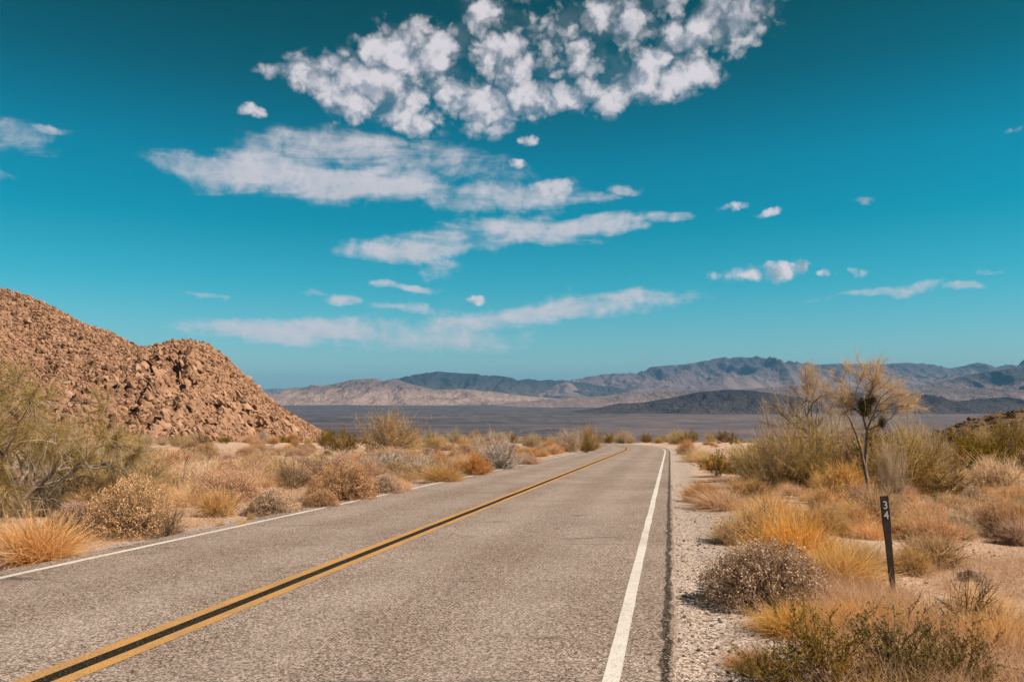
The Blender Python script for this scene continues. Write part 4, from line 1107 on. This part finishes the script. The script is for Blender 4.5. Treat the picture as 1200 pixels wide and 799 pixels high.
    ds = k.math('ADD', k.math('MULTIPLY', strk, .90), k.math('ADD', k.math('MULTIPLY_ADD', n2, 2.2, -1.1), k.math('MULTIPLY_ADD', n3, 1.1, -.55)))
    gp = k.math('MULTIPLY', k.sm(dp, .24, 1.02), k.sm(puff, .03, .3))
    gs = k.math('MULTIPLY', k.sm(ds, .20, 1.12), k.sm(strk, .02, .3))
    veil = k.math('MULTIPLY', k.sm(k.math('ADD', puff, k.math('MULTIPLY_ADD', n3, 1.4, -.7)), .45, 1.2), .11)
    solid = k.math('POWER', gp, .8); gp = k.math('MAXIMUM', solid, veil)
    dens = k.math('MAXIMUM', k.math('MULTIPLY', gp, .95), k.math('MULTIPLY', gs, .86))
    # sunlit towards the sun, greyer where they are deep
    off = k.n('ShaderNodeVectorMath', operation='ADD', i={0: g, 1: (.011, 0, .013)}).outputs[0]
    n1b = billow(off)
    lit = k.math('MULTIPLY_ADD', k.math('SUBTRACT', n1, n1b), 2.6, .60, clamp=True)
    lit = k.mix(k.sm(solid, .35, .05), lit, (.8, .8, .8, 1))
    lit = k.mix(k.sm(strk, .15, .5), lit, k.math('MULTIPLY_ADD', n3, .8, .30))
    cc = k.mix(lit, CLOUD_D, CLOUD_L)
    fin = k.mix(dens, col, cc)
    b = k.n('ShaderNodeBackground', i={0: fin, 1: SKY_STR})
    o = k.n('ShaderNodeOutputWorld'); nt.links.new(b.outputs[0], o.inputs[0])
SKY_STR = .0768
SKY_TINT = [(0., (.56, .78, .88)), (.06, (.45, .76, .85)), (.19, (.11, .73, .74)), (.30, (.0, .65, .645)), (.40, (.0, .60, .60)), (.54, (.0, .37, .335)), (.62, (.0, .30, .25)), (.70, (.0, .25, .20)), (1., (.0, .2, .17))]
CLOUD_L = (5.7, 5.4, 5.7, 1); CLOUD_D = (2.9, 3.1, 3.7, 1)
sky()

sl = bpy.data.lights.new('sun', 'SUN'); sl.energy = 5.0; sl.angle = R(.53); sl.color = (1., .87, .74)
so = bpy.data.objects.new('sun', sl); COL.objects.link(so)
sd = Vector((math.sin(SUN_AZ) * math.cos(SUN_EL), math.cos(SUN_AZ) * math.cos(SUN_EL), math.sin(SUN_EL)))
so.rotation_euler = (-sd).to_track_quat('-Z', 'Y').to_euler(); so.location = (20, -10, 30)

cam = bpy.data.cameras.new('camera'); cam.lens = 28; cam.sensor_width = 36; cam.clip_start = .05; cam.clip_end = 200000
co = bpy.data.objects.new('camera', cam); COL.objects.link(co); co.location = (0, 0, CAMZ); co.rotation_euler = (R(90) + PITCH, 0, 0)
S.camera = co

S.view_settings.view_transform = 'Standard'; S.view_settings.look = 'None'; S.view_settings.gamma = 1; S.view_settings.exposure = .74
S.view_settings.use_curve_mapping = False
S.cycles.max_bounces = 6; S.cycles.diffuse_bounces = 3; S.cycles.transmission_bounces = 3; S.cycles.volume_bounces = 0
S.cycles.use_denoising = True; S.cycles.denoiser = 'OPENIMAGEDENOISE'; S.cycles.denoising_input_passes = 'RGB_ALBEDO_NORMAL'; S.cycles.denoising_prefilter = 'ACCURATE'
